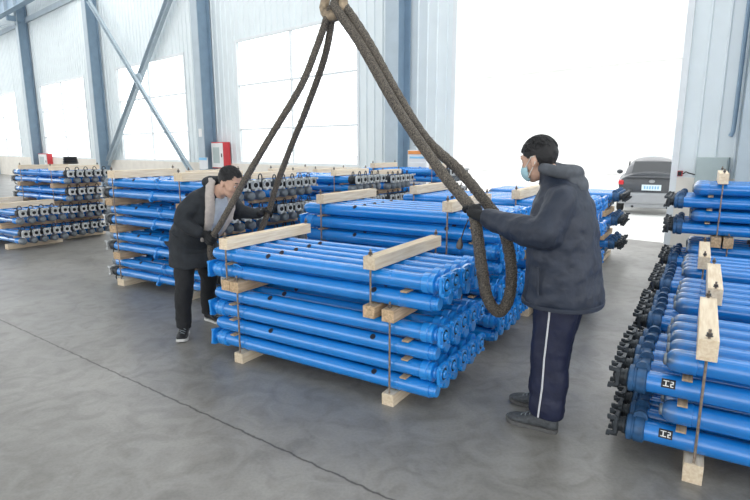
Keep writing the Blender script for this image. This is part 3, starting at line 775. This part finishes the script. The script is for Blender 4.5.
def hair(hf, body, front, nape, side, seed):
    """close-cropped hair: an offset scalp patch with its own thickness"""
    bm = bmesh.new()
    bmesh.ops.create_icosphere(bm, subdivisions=5, radius=1)
    kill = []
    for v in bm.verts:
        n = v.co.copy()
        nf = noise.noise(n*4+Vector((seed, 0, 0)))*.006
        v.co = Vector((-.014 + n.x*.103, n.y*.0845, .042 + n.z*.100)) + n*nf*.8
        x, y, z = v.co
        lim = front + .01*abs(y)/.08 if x > .055 else (side + (x-.006)*.9 if x > .006 else max(nape, side - (.006-x)*1.1))
        if x <= .006 and x > -.028 and abs(y) > .05: lim = max(lim, .024)          # clear of the ear
        if z < lim + nf: kill.append(v)
    bmesh.ops.delete(bm, geom=kill, context='VERTS')
    for f in bm.faces: f.smooth = True
    r = bmesh.ops.solidify(bm, geom=list(bm.faces), thickness=.012)
    m = MB(); m.bm.free(); m.bm = bm
    for k in range(320):                                                            # short tufts give the outline a cropped, uneven edge
        a = random.uniform(0, 2*pi); zc = random.uniform(.2, 1)
        n = Vector((cos(a)*sqrt(1-zc*zc), sin(a)*sqrt(1-zc*zc), zc))
        p = Vector((-.014+n.x*.102, n.y*.0835, .042+n.z*.099))
        if p.x > .05 and p.z < front+.012: continue
        t = (Vector((.7, .1, .2))+Vector((random.uniform(-.5, .5), random.uniform(-.5, .5), random.uniform(-.3, .5)))); t = (t-n*t.dot(n)).normalized()
        m.lathe(p-t*.008, p+t*.016+n*.0045, [(0, .0045), (.013, .0035), (.0245, .0004)], 5)
    return m.xf(hf).build('hair', M['hair'], body)

def grip(m, c, t, back, Rr, flipthumb=1, spread=.0225, ln=1.0):
    """a fist closed round a rope: c rope centre, t rope direction (towards the thumb side), back = from rope towards the back of the hand"""
    t = Vector(t).normalized(); e1 = Vector(back); e1 = (e1 - t*e1.dot(t)).normalized(); e2 = t.cross(e1)*flipthumb
    c = Vector(c)
    R = Matrix((e1, e2, t)).transposed()
    m.ball(c + e1*(Rr+.018) - e2*.012, (.022, .044, .048), R, 16)
    m.ball(c + e1*(Rr+.017) - e2*.032, (.022, .028, .044), R, 14)
    lens = (.92, 1.06, 1.0, .80)
    for k in range(4):
        off = (1.5-k)*spread; pts = []
        for i in range(7):
            q = radians(12 + (162*lens[k]*ln)*i/6); r = Rr + .0095 + (.005 if i in (1, 3) else 0)
            pts.append((c + t*(off + .002*sin(i+k)) + (e1*cos(q)+e2*sin(q))*r, .0122 - .0006*i - (.0006 if k == 3 else 0)))
        m.chain(pts, 10)
    pts = []
    for i in range(5):
        q = radians(-28 - 118*i/4); r = Rr + .012
        pts.append((c + t*(.030 + .016*sin(i*.8)) + (e1*cos(q)+e2*sin(q))*r, (.0155, .0138, .0128, .0118, .0105)[i]))
    m.chain(pts, 10)
    return c + e1*(Rr+.016) - e2*.045

def shoe(F, heel, toe, parent, upper, sole, name='shoe', h=.095):
    """low trainer from heel to toe on the floor"""
    a = Vector(heel); b = Vector(toe); d = (b-a); l = d.length; d.normalize(); s = Vector((-d.y, d.x, 0)); Z = Vector((0, 0, 1))
    m = MB()
    secs = []
    for t, hw, zt in ((.0, .018, .060), (.03, .032, .085), (.16, .038, h), (.36, .040, h*.93), (.50, .044, h*.74), (.68, .050, h*.58), (.85, .046, h*.50), (.95, .032, h*.42), (1.0, .014, h*.34)):
        secs.append((a + d*(t*l) + Z*(.018+(zt-.018)/2), hw, (zt-.018)/2, s, Z))
    m.loft(secs, 20)
    u = m.blob(name, M[upper], parent, .0055, 3)
    so = MB()
    poly = []
    for t, hw in ((0, .014), (.02, .030), (.15, .038), (.36, .037), (.52, .042), (.70, .050), (.86, .046), (.95, .034), (1.0, .014)): poly.append((t*l, hw))
    poly = poly + [(x, -y) for x, y in reversed(poly)]
    so.prism(poly, .001, .024, lambda x, y, z: Vector((a.x, a.y, 0)) + d*x + s*y + Z*(z + (.012*max(0, (x/l-.8)/.2)**2)))
    so.build('sole', M[sole], u)
    la = MB()
    for k in range(4):
        t = .40+.085*k; zc = h*(.93-.20*k*.62)+.004
        p = a + d*(t*l) + Z*zc
        la.tube([p - s*.024 - Z*.008, p - s*.010 + Z*.003, p + s*.010 + d*.012 + Z*.001, p + s*.024 + d*.012 - Z*.010], .0035, 6)
    la.build('laces', M['shoe_light'], u)
    return u

# ---- the standing worker at right: faces along -u, left side to the camera
F = Fig(-.64, 3.04)
e = empty('person', W(-.64, 3.04), A, 'person in a navy hooded jacket and face mask, standing and holding the thick sling', 'person')
UX = Vector((1, 0, 0)); VY = Vector((0, 1, 0)); ZZ = Vector((0, 0, 1))
hf = head_frame(F(-.790, 3.05, 1.532), radians(180-15), radians(15))
b = MB()
hp = MB(); head_pieces(hp); hp.xf(hf)
tmp = bpy.data.meshes.new('t'); hp.bm.to_mesh(tmp); hp.bm.free(); b.bm.from_mesh(tmp); bpy.data.meshes.remove(tmp)
b.chain([(F(-.755, 3.05, 1.49), .056), (F(-.70, 3.05, 1.44), .058), (F(-.665, 3.05, 1.38), .075)])
b.loft([(F(-.64, 3.05, .84), .13, .17, UX, VY), (F(-.63, 3.05, 1.0), .125, .16, UX, VY), (F(-.63, 3.05, 1.2), .135, .18, UX, VY), (F(-.64, 3.05, 1.33), .11, .17, UX, VY), (F(-.66, 3.05, 1.40), .06, .09, UX, VY)])
SHL, ELL, WRL = F(-.615, 2.855, 1.345), F(-.675, 2.80, 1.165), F(-1.05, 2.945, 1.208)
SHR, ELR, WRR = F(-.655, 3.245, 1.345), F(-.76, 3.32, 1.10), F(-.955, 3.26, 1.115)
for sh, el, wr in ((SHL, ELL, WRL), (SHR, ELR, WRR)):
    b.chain([(sh, .055), (el, .042), (wr, .028)])
HL, KL, AL = F(-.625, 2.965, .86), F(-.645, 2.955, .46), F(-.625, 2.935, .10)
HR, KR, AR = F(-.625, 3.125, .86), F(-.665, 3.140, .46), F(-.695, 3.175, .10)
for p, k, a in ((HL, KL, AL), (HR, KR, AR)): b.chain([(p, .085), (k, .055), (a, .036)])
body = b.blob('body', M['skin'], e, .0062, 3)
eyes(hf, body)
hair(hf, body, .060, -.088, .004, 1.3)
# mask and its loops
mk = bmesh.new(); bmesh.ops.create_icosphere(mk, subdivisions=4, radius=1)
kill = []
for v in mk.verts:
    n = v.co.copy(); v.co = Vector((.030+n.x*.084, n.y*.0735, -.045+n.z*.068))
    if n.x > 0: v.co.x += .012*max(0, 1-abs(n.y)*2.2)*max(0, 1-abs(n.z-.35)*1.3)
    x, y, z = v.co
    if x < .034 + .25*max(0, -(z+.05)) or z > .006-.35*abs(y) or z < -.100: kill.append(v)
bmesh.ops.delete(mk, geom=kill, context='VERTS')
for f in mk.faces: f.smooth = True
bmesh.ops.solidify(mk, geom=list(mk.faces), thickness=.003)
mm = MB(); mm.bm.free(); mm.bm = mk
mo = mm.xf(hf).build('face_mask', M['mask'], body)
for sy in (-1, 1):
    MB().tube([(.050, sy*.066, -.018), (.022, sy*.074, .004), (-.004, sy*.083, .026), (-.026, sy*.088, .022)], .0022, 6).xf(hf).build('ear_loop', M['label_white'], mo)
    MB().tube([(.046, sy*.064, -.078), (.020, sy*.072, -.050), (-.010, sy*.080, -.026), (-.026, sy*.088, -.006)], .0022, 6).xf(hf).build('ear_loop', M['label_white'], mo)
# padded jacket: trunk, sleeves and stand collar in one skin
j = MB()
j.loft([(F(-.612, 3.05, .752), .212, .245, UX, VY), (F(-.612, 3.05, .78), .215, .25, UX, VY), (F(-.618, 3.05, .92), .200, .245, UX, VY), (F(-.628, 3.05, 1.08), .186, .238, UX, VY),
        (F(-.640, 3.05, 1.22), .178, .235, UX, VY), (F(-.642, 3.05, 1.32), .150, .222, UX, VY), (F(-.648, 3.05, 1.385), .118, .18, UX, VY), (F(-.672, 3.05, 1.44), .105, .125, UX, VY), (F(-.690, 3.05, 1.49), .092, .094, UX, VY)], 32)
j.chain([(F(-.617, 2.875, 1.335), .088), (F(-.640, 2.835, 1.24), .086), (F(-.675, 2.805, 1.165), .090), (F(-.78, 2.835, 1.165), .085), (F(-.92, 2.895, 1.188), .070), (F(-1.035, 2.940, 1.207), .056)])
j.chain([(F(-.655, 3.225, 1.335), .088), (F(-.71, 3.30, 1.22), .082), (F(-.77, 3.325, 1.105), .076), (F(-.86, 3.29, 1.11), .064), (F(-.94, 3.265, 1.115), .054)])
# pressed folds at the elbow and waist
for c_, r_ in ((F(-.70, 2.79, 1.225), (.050, .030, .016)), (F(-.735, 2.775, 1.19), (.045, .024, .014)), (F(-.60, 2.80, 1.16), (.020, .030, .050)), (F(-.83, 2.81, 1.20), (.016, .024, .040)), (F(-.90, 2.84, 1.20), (.013, .024, .036))):
    j.ball(c_, r_, None, 12)
jk = j.blob('jacket', M['navy'], e, .0085, 4, .022, .085)
# hood lying on the back, with its grey lining edge
h = MB()
pts = []
for i in range(11):
    q = radians(-142 + 284*i/10)          # around the neck, open at the front
    r = .112
    pts.append((F(-.675 + cos(q)*r*.80, 3.05 + sin(q)*r*1.15, 1.482 - .020*cos(q) + .010*(1-abs(i-5)/5)), .032 + .010*max(0, cos(q))))
h.chain(pts, 12)
h.ball(F(-.598, 3.05, 1.430), (.055, .115, .050), Matrix.Rotation(radians(38), 3, 'Y'), 18)
h.ball(F(-.552, 3.05, 1.400), (.034, .085, .055), None, 14)
hd = h.blob('hood', M['hood_grey'], jk, .0075, 4, .012, .06)
col = MB().chain([(F(-.665 - cos(radians(a_))*.098, 3.05 + sin(radians(a_))*.092, 1.500 - .030*cos(radians(a_))), .014) for a_ in range(-80, 81, 16)], 8)
col.blob('collar_edge', M['coat_pipe'], jk, .005, 2)
hm = MB()
for i in range(1): pass
hm.loft([(F(-.612, 3.05, .744), .214, .247, UX, VY), (F(-.612, 3.05, .748), .221, .255, UX, VY), (F(-.612, 3.05, .768), .221, .255, UX, VY), (F(-.612, 3.05, .772), .214, .249, UX, VY)], 32)
hm.build('hem', M['navy'], jk)
pk = MB().tube([F(-.70, 2.800, .98), F(-.695, 2.797, .90), F(-.690, 2.799, .83)], .006, 6); pk.build('pocket_welt', M['navy'], jk)
# track trousers: two legs and seat in one skin, white side stripe
p = MB()
p.loft([(F(-.625, 3.05, .92), .135, .18, UX, VY), (F(-.625, 3.05, .80), .142, .185, UX, VY), (F(-.625, 3.05, .72), .135, .175, UX, VY)], 26)
for s_, hh, kk, aa in ((-1, HL, KL, AL), (1, HR, KR, AR)):
    u1, u2, u3 = hh.x, kk.x, aa.x
    p.loft([(Vector((u1, hh.y, .84)), .128, .100, UX, VY), (Vector((u1-.002, hh.y, .70)), .122, .096, UX, VY), (Vector(((u1+u2)/2, (hh.y+kk.y)/2, .58)), .112, .088, UX, VY), (Vector((u2, kk.y, .45)), .106, .082, UX, VY),
            (Vector(((u2+u3)/2, (kk.y+aa.y)/2, .28)), .105, .080, UX, VY), (Vector((u3-.012, aa.y, .17)), .100, .076, UX, VY), (Vector((u3-.012, aa.y, .115)), .098, .074, UX, VY), (Vector((u3-.004, aa.y, .085)), .088, .066, UX, VY)], 24)
for c_, r_ in ((Vector((AL.x-.012, AL.y, .135)), (.105, .081, .014)), (Vector((AL.x-.01, AL.y, .19)), (.106, .081, .013)), (Vector((AR.x-.012, AR.y, .135)), (.105, .081, .014)), (Vector((KL.x+.05, KL.y, .43)), (.050, .060, .014))):
    p.ball(c_, r_, None, 14)
tr = p.blob('trousers', M['trouser'], e, .0078, 4, .016, .09)
st = [(HL.x-.015, HL.y-.103, .76), (HL.x-.015, HL.y-.099, .70), ((HL.x+KL.x)/2-.012, (HL.y+KL.y)/2-.087, .58), (KL.x-.008, KL.y-.084, .45), ((KL.x+AL.x)/2-.018, (KL.y+AL.y)/2-.082, .28), (AL.x-.035, AL.y-.080, .16), (AL.x-.040, AL.y-.074, .10)]
MB().tube([Vector(q_) for q_ in st], .0052, 8).build('side_stripe', M['stripe'], tr)
shoe(F, F(-.565, 2.925, 0), F(-.865, 2.925, 0), e, 'shoe', 'sole', h=.112)
shoe(F, F(-.635, 3.19, 0), F(-.925, 3.18, 0), e, 'shoe', 'sole', h=.112)
# gloves
RR = .033
gl = MB()
wp = grip(gl, F(-1.140, 2.985, 1.222), F(-1.19, 3.0, 1.281)-F(-1.11, 2.98, 1.097), Vector((.75, -.62, .1)), RR+.003, 1)
gl.chain([(wp, .026), ((wp+WRL)/2, .034), (WRL+(WRL-ELL).normalized()*-.02, .040)], 14)
gl.blob('glove', M['glove'], e, .0048, 2)
gl = MB()
wp = grip(gl, F(-1.035, 3.20, 1.115), F(-1.06, 3.2, 1.164)-F(-1.0, 3.2, 1.043), Vector((.75, .62, .1)), RR+.003, -1)
gl.chain([(wp, .026), ((wp+WRR)/2, .034), (WRR+(WRR-ELR).normalized()*-.02, .040)], 14)
gl.blob('glove', M['glove'], e, .0048, 2)

# ---- the bending worker at left: faces along +u, leaning over the stack's end
F = Fig(-3.80, 3.06)
e = empty('person', W(-3.80, 3.06), A, 'person in a dark coat and black trousers bending over to hold two sling legs', 'person')
hf = head_frame(F(-3.245, 3.055, 1.325), radians(6), radians(27), radians(3))
b = MB()
hp = MB(); head_pieces(hp); hp.xf(hf)
tmp = bpy.data.meshes.new('t'); hp.bm.to_mesh(tmp); hp.bm.free(); b.bm.from_mesh(tmp); bpy.data.meshes.remove(tmp)
b.chain([(F(-3.29, 3.06, 1.285), .054), (F(-3.36, 3.07, 1.27), .055), (F(-3.44, 3.08, 1.23), .07)])
# trunk axis from hip to neck
HIP = F(-3.755, 3.08, .83); NK = F(-3.44, 3.08, 1.25)
ta = (NK-HIP).normalized(); tn = Vector((ta.z, 0, -ta.x))      # tn: towards the belly
def T(f, off=0.): return HIP + (NK-HIP)*f + tn*off
b.loft([(T(-.1), .11, .155, tn, VY), (T(.3), .11, .15, tn, VY), (T(.65), .12, .17, tn, VY), (T(.88), .10, .16, tn, VY), (T(1.02), .055, .08, tn, VY)])
SHN, ELN, WRN = F(-3.50, 2.895, 1.185), F(-3.575, 2.825, 1.035), F(-3.435, 2.885, .925)
SHF, ELF, WRF = F(-3.47, 3.275, 1.17), F(-3.52, 3.40, 1.045), F(-3.33, 3.475, 1.030)
for sh, el, wr in ((SHN, ELN, WRN), (SHF, ELF, WRF)): b.chain([(sh, .052), (el, .040), (wr, .027)])
HN, KN, AN = F(-3.76, 2.985, .80), F(-3.70, 2.905, .45), F(-3.715, 2.885, .10)
HF, KF, AF = F(-3.78, 3.175, .80), F(-3.79, 3.255, .43), F(-3.865, 3.290, .10)
for p, k, a in ((HN, KN, AN), (HF, KF, AF)): b.chain([(p, .08), (k, .052), (a, .035)])
body = b.blob('body', M['skin'], e, .0062, 3)
eyes(hf, body)
hair(hf, body, .090, -.070, .030, 5.1)
MB().ball((.0885, 0, -.052), (.006, .021, .0055), None, 12).xf(hf).build('lips', M['lip'], body)
# dark coat, open at the front
j = MB()
j.loft([(F(-3.735, 3.07, .60), .185, .215, UX, VY), (F(-3.740, 3.07, .625), .19, .22, UX, VY), (F(-3.745, 3.075, .73), .180, .215, UX, VY), (T(.02, -.01), .175, .212, tn, VY), (T(.3, -.005), .165, .205, tn, VY), (T(.6, 0), .162, .212, tn, VY), (T(.82, -.005), .135, .205, tn, VY), (T(.96, -.01), .095, .15, tn, VY), (T(1.06, -.012), .072, .09, tn, VY)], 32)
j.chain([(F(-3.505, 2.92, 1.18), .080), (F(-3.555, 2.85, 1.10), .074), (F(-3.578, 2.828, 1.03), .068), (F(-3.53, 2.845, .985), .062), (F(-3.455, 2.878, .937), .050)])
j.chain([(F(-3.475, 3.25, 1.165), .080), (F(-3.515, 3.36, 1.09), .072), (F(-3.515, 3.40, 1.045), .066), (F(-3.43, 3.44, 1.037), .056), (F(-3.355, 3.468, 1.031), .047)])
for c_, r_ in ((F(-3.55, 2.79, 1.06), (.045, .020, .013)), (F(-3.60, 2.83, 1.09), (.030, .05, .013)), (F(-3.74, 2.87, .90), (.05, .02, .018)), (F(-3.83, 2.87, .80), (.06, .02, .016))):
    j.ball(c_, r_, Matrix.Rotation(radians(30), 3, 'Y'), 12)
jk = j.blob('coat', M['coat'], e, .0085, 4, .020, .10)
# open front: pale shirt panel and pale fleece lapels running to a hood fold at the neck
sh = MB()
sh.loft([(T(.28, .150), .030, .085, tn, VY), (T(.45, .158), .030, .088, tn, VY), (T(.65, .155), .030, .086, tn, VY), (T(.85, .125), .030, .074, tn, VY), (T(1.0, .075), .030, .060, tn, VY)], 20)
sh.blob('shirt', M['shirt'], e, .006, 4, .010, .05)
for sy, nm in ((-1, 'near'), (1, 'far')):
    lp = MB()
    lp.loft([(T(.22, .150) + VY*sy*.070, .016, .020, tn, VY), (T(.45, .164) + VY*sy*.085, .018, .036, tn, VY), (T(.65, .158) + VY*sy*.100, .020, .048, tn, VY), (T(.84, .120) + VY*sy*.110, .024, .052, tn, VY), (T(.98, .062) + VY*sy*.106, .040, .040, tn, VY), (T(1.10, .000) + VY*sy*.088, .048, .026, tn, VY), (T(1.18, -.05) + VY*sy*.050, .036, .026, tn, VY)], 18)
    lp.blob('lapel', M['coat_pipe'], jk, .006, 3, .008, .05)
hc = MB().chain([(T(1.10, -.06) + VY*(.080*sin(radians(a_))) - tn*(.030*cos(radians(a_))), .038) for a_ in range(-90, 91, 20)], 12)
hc.blob('hood', M['coat'], jk, .007, 4, .010, .06)
# trousers
p = MB()
p.loft([(F(-3.765, 3.08, .86), .125, .17, UX, VY), (F(-3.765, 3.08, .74), .128, .175, UX, VY), (F(-3.765, 3.08, .68), .115, .165, UX, VY)], 24)
for hh, kk, aa in ((HN, KN, AN), (HF, KF, AF)):
    mid = (hh+kk)/2; low = (kk+aa)/2
    p.loft([(Vector((hh.x, hh.y, .78)), .110, .090, UX, VY), (Vector((mid.x, mid.y, mid.z)), .096, .080, UX, VY), (Vector((kk.x, kk.y, kk.z)), .080, .068, UX, VY), (Vector((low.x-.01, low.y, low.z)), .074, .064, UX, VY), (Vector((aa.x, aa.y, .13)), .064, .056, UX, VY), (Vector((aa.x, aa.y, .075)), .066, .058, UX, VY)], 22)
for c_ in (AN, AF):
    p.ball(c_+Vector((.005, 0, .02)), (.072, .063, .012), None, 12); p.ball(c_+Vector((0, 0, .06)), (.072, .063, .012), None, 12)
p.blob('trousers', M['blackcloth'], e, .0078, 4, .016, .08)
shoe(F, F(-3.765, 2.945, 0), F(-3.590, 2.745, 0), e, 'black', 'sole_white', h=.10)
shoe(F, F(-3.915, 3.300, 0), F(-3.645, 3.285, 0), e, 'black', 'sole_white', h=.10)
RL = .0245
gl = MB()
wp = grip(gl, F(-3.375, 2.950, .875), F(-3.27, 2.97, 1.022)-F(-3.38, 2.95, .867), Vector((-.8, -.5, .35)), RL+.003, 1)
gl.chain([(wp, .025), ((wp+WRN)/2, .030), (WRN+(ELN-WRN).normalized()*-.005, .031)], 14)
gl.blob('glove', M['glove'], e, .0048, 2)
gl = MB()
wp = grip(gl, F(-3.262, 3.50, 1.035), F(-3.11, 3.46, 1.296)-F(-3.26, 3.5, 1.041), Vector((-.85, -.2, -.2)), RL+.003, -1)
gl.chain([(wp, .025), ((wp+WRF)/2, .032), (WRF+(ELF-WRF).normalized()*.03, .036)], 14)
gl.blob('glove', M['glove'], e, .0048, 2)

# ------------------------------------------------------------------ slings and hook
def spline(pts, step=.012, closed=True):
    out = []; n = len(pts)
    rng = range(n) if closed else range(n-1)
    for i in rng:
        p0, p1, p2, p3 = [Vector(pts[(i+k) % n] if closed else pts[min(max(i+k, 0), n-1)]) for k in (-1, 0, 1, 2)]
        seg = max(2, int((p2-p1).length/step))
        for q in range(seg):
            t = q/seg
            out.append(.5*((2*p1)+(p2-p0)*t+(2*p0-5*p1+4*p2-p3)*t*t+(3*p1-p0-3*p2+p3)*t**3))
    if not closed: out.append(Vector(pts[-1]))
    return out
def sling(pts, R, name, label, cat, fuzz, seed, closed=True):
    """laid wire-rope sling: six strands twisting round, with frayed wire ends standing out where it is worn"""
    P = [W(*p) for p in pts]; o0 = P[0].copy(); S = spline([p-o0 for p in P], .011, closed)
    rnd = random.Random(seed); m = MB(); n = 30; N_ = len(S); vs = []; f = []; up = None; tot = 0.
    for i, p in enumerate(S):
        t = (S[(i+1) % N_]-S[i-1] if closed else S[min(i+1, N_-1)]-S[max(i-1, 0)]).normalized()
        if up is None: up = t.orthogonal().normalized()
        up = (up-t*up.dot(t)).normalized(); e2 = t.cross(up); tot += .011
        fz = fuzz(p+o0)
        for k in range(n):
            q = 2*pi*k/n
            rr = R*(.93 + .10*abs(cos(3*(q - tot*16))) + .02*fz*rnd.uniform(-1, 1)*3 + .05*fz)
            vs.append(p + (up*cos(q)+e2*sin(q))*rr)
        if fz > .05:
            for _ in range(int(5*fz+.5)):
                q = rnd.uniform(0, 2*pi); d = up*cos(q)+e2*sin(q)
                b0 = p + d*R*.92; tip = p + d*R*rnd.uniform(1.10, 1.42) + t*rnd.uniform(-.02, .02)
                m.lathe(b0, tip, [(0, .0022), ((tip-b0).length, .0008)], 3)
    for i in range(N_ if closed else N_-1):
        jn = (i+1) % N_
        for k in range(n): f.append((i*n+k, i*n+(k+1) % n, jn*n+(k+1) % n, jn*n+k))
    m._new(vs, f)
    o = m.build(name, M['rope']); o.location = o0; return tag(o, label, cat, None)
HK = (-2.28, 3.20)
sling([(-2.245, 3.17, 2.535), (-2.05, 3.17, 2.285), (-1.72, 3.12, 1.83), (-1.40, 3.06, 1.471), (-1.19, 3.0, 1.281), (-1.14, 2.985, 1.222), (-1.11, 2.98, 1.097), (-1.08, 3.0, .882), (-1.05, 3.03, .705), (-.99, 3.08, .612), (-.95, 3.14, .692), (-.955, 3.18, .861), (-1.0, 3.2, 1.043), (-1.06, 3.2, 1.164), (-1.11, 3.2, 1.232), (-1.32, 3.2, 1.456), (-1.57, 3.2, 1.665), (-1.80, 3.205, 1.972), (-2.02, 3.21, 2.31), (-2.215, 3.215, 2.56), (-2.275, 3.20, 2.595)],
      RR, 'wire_rope_sling', 'thick frayed wire rope sling looping down past the standing man at right', 'sling', lambda p: max(0, min(1, (1.75-p.z)/.9)), 3)
sling([(-2.345, 3.185, 2.50), (-2.44, 3.17, 2.29), (-2.55, 3.12, 2.034), (-2.79, 3.05, 1.688), (-3.02, 3.0, 1.364), (-3.27, 2.97, 1.022), (-3.375, 2.95, .875), (-3.43, 2.98, .70), (-3.46, 3.10, .60), (-3.45, 3.30, .64), (-3.36, 3.46, .84), (-3.26, 3.50, 1.041), (-3.11, 3.46, 1.296), (-2.92, 3.42, 1.592), (-2.70, 3.36, 1.884), (-2.45, 3.28, 2.241), (-2.335, 3.225, 2.49), (-2.325, 3.205, 2.565)],
      RL, 'wire_rope_sling', 'pair of dark sling legs held by the bending man at left', 'sling', lambda p: .12, 4)
# crane hook on its block, hanging from two falls of rope
hk = empty('crane_hook', W(-2.30, 3.20, 2.55), A, 'worn crane hook carrying both rope slings', 'hook')
pts = []
for i in range(17):
    q = radians(-195 + 255*i/16); pts.append(Vector((.085*cos(q), 0, .085*sin(q)+.045)))
pts = [Vector((0, 0, .27)), Vector((-.01, 0, .20)), Vector((-.05, 0, .13))] + pts[2:]
MB().tube(pts, .03, 12, False, lambda t: .024+.018*sin(min(1, t*1.1)*pi)).build('hook_bend', M['hookpaint'], hk)
MB().cyl((0, 0, .24), (0, 0, .40), .026, 14).build('shank', M['hookpaint'], hk)
MB().lathe((0, 0, .36), (0, 0, .62), [(0, .05), (.02, .10), (.22, .10), (.26, .06)], 20).build('hook_block', M['hookpaint'], hk)
for sx in (-.05, .05): MB().cyl((sx, 0, .58), (sx, 0, 6.8), .008, 8).build('hoist_rope', M['rod'], hk)
MB().tube([Vector((.055, .0, .115)), Vector((.02, .0, .15)), Vector((-.03, .0, .17))], .008, 8).build('safety_catch', M['rod'], hk)
# cord with a metal ferrule hanging by the glove
cd = empty('cord_weight', W(-1.22, 2.972, 1.0), A, 'small metal weight on a thin black cord below the right glove', 'weight')
MB().tube([(.052, .003, .185), (.03, 0, .13), (.01, 0, .065)], .004, 6).build('cord', M['black'], cd)
MB().lathe((0, 0, 0), (.006, 0, .07), [(0, .008), (.006, .018), (.03, .021), (.045, .015), (.06, .010), (.07, .006)], 14).build('weight', M['nut'], cd)


# props of which only slivers show between and behind the others
if REST:
    bm = bmesh.new(); mats = []
    for me, T_ in REST:
        m_ = me.materials[0]
        if m_ is M['blue_worn']: m_ = M['blue']
        if m_ not in mats: mats.append(m_)
        n0 = len(bm.faces); tm = me.copy(); tm.transform(T_); bm.from_mesh(tm); bpy.data.meshes.remove(tm)
        bm.faces.ensure_lookup_table()
        for f_ in bm.faces[n0:]: f_.material_index = mats.index(m_)
    me = bpy.data.meshes.new('hydraulic_prop_rest'); bm.to_mesh(me); bm.free()
    for m_ in mats: me.materials.append(m_)
    o = bpy.data.objects.new('hydraulic_prop_rest', me); C.objects.link(o)
    tag(o, 'remaining blue steel props, barely showing between and behind those of the stacks', 'steel prop', None, 'stuff')
for o in ([] if __name__ == "vis" else list(C.objects)):
    if 'key' in o: del o['key']

# ------------------------------------------------------------------ camera, light
cam = bpy.data.cameras.new('camera'); co = bpy.data.objects.new('camera', cam); C.objects.link(co)
co.location = (0, 0, 1.6); cam.sensor_width = 36; cam.lens = 530/750*36
co.rotation_euler = (radians(90)-math.atan(101/530), 0, 0)
cam.clip_end = 500
SC.camera = co
w = bpy.data.worlds.new('sky'); SC.world = w; w.use_nodes = True
bg = w.node_tree.nodes['Background']; bg.inputs['Color'].default_value = (.985, .995, 1.0, 1); bg.inputs['Strength'].default_value = 2.55
vs = SC.view_settings; vs.view_transform = 'Standard'; vs.look = 'None'; vs.gamma = 1; vs.use_curve_mapping = False; vs.exposure = 0
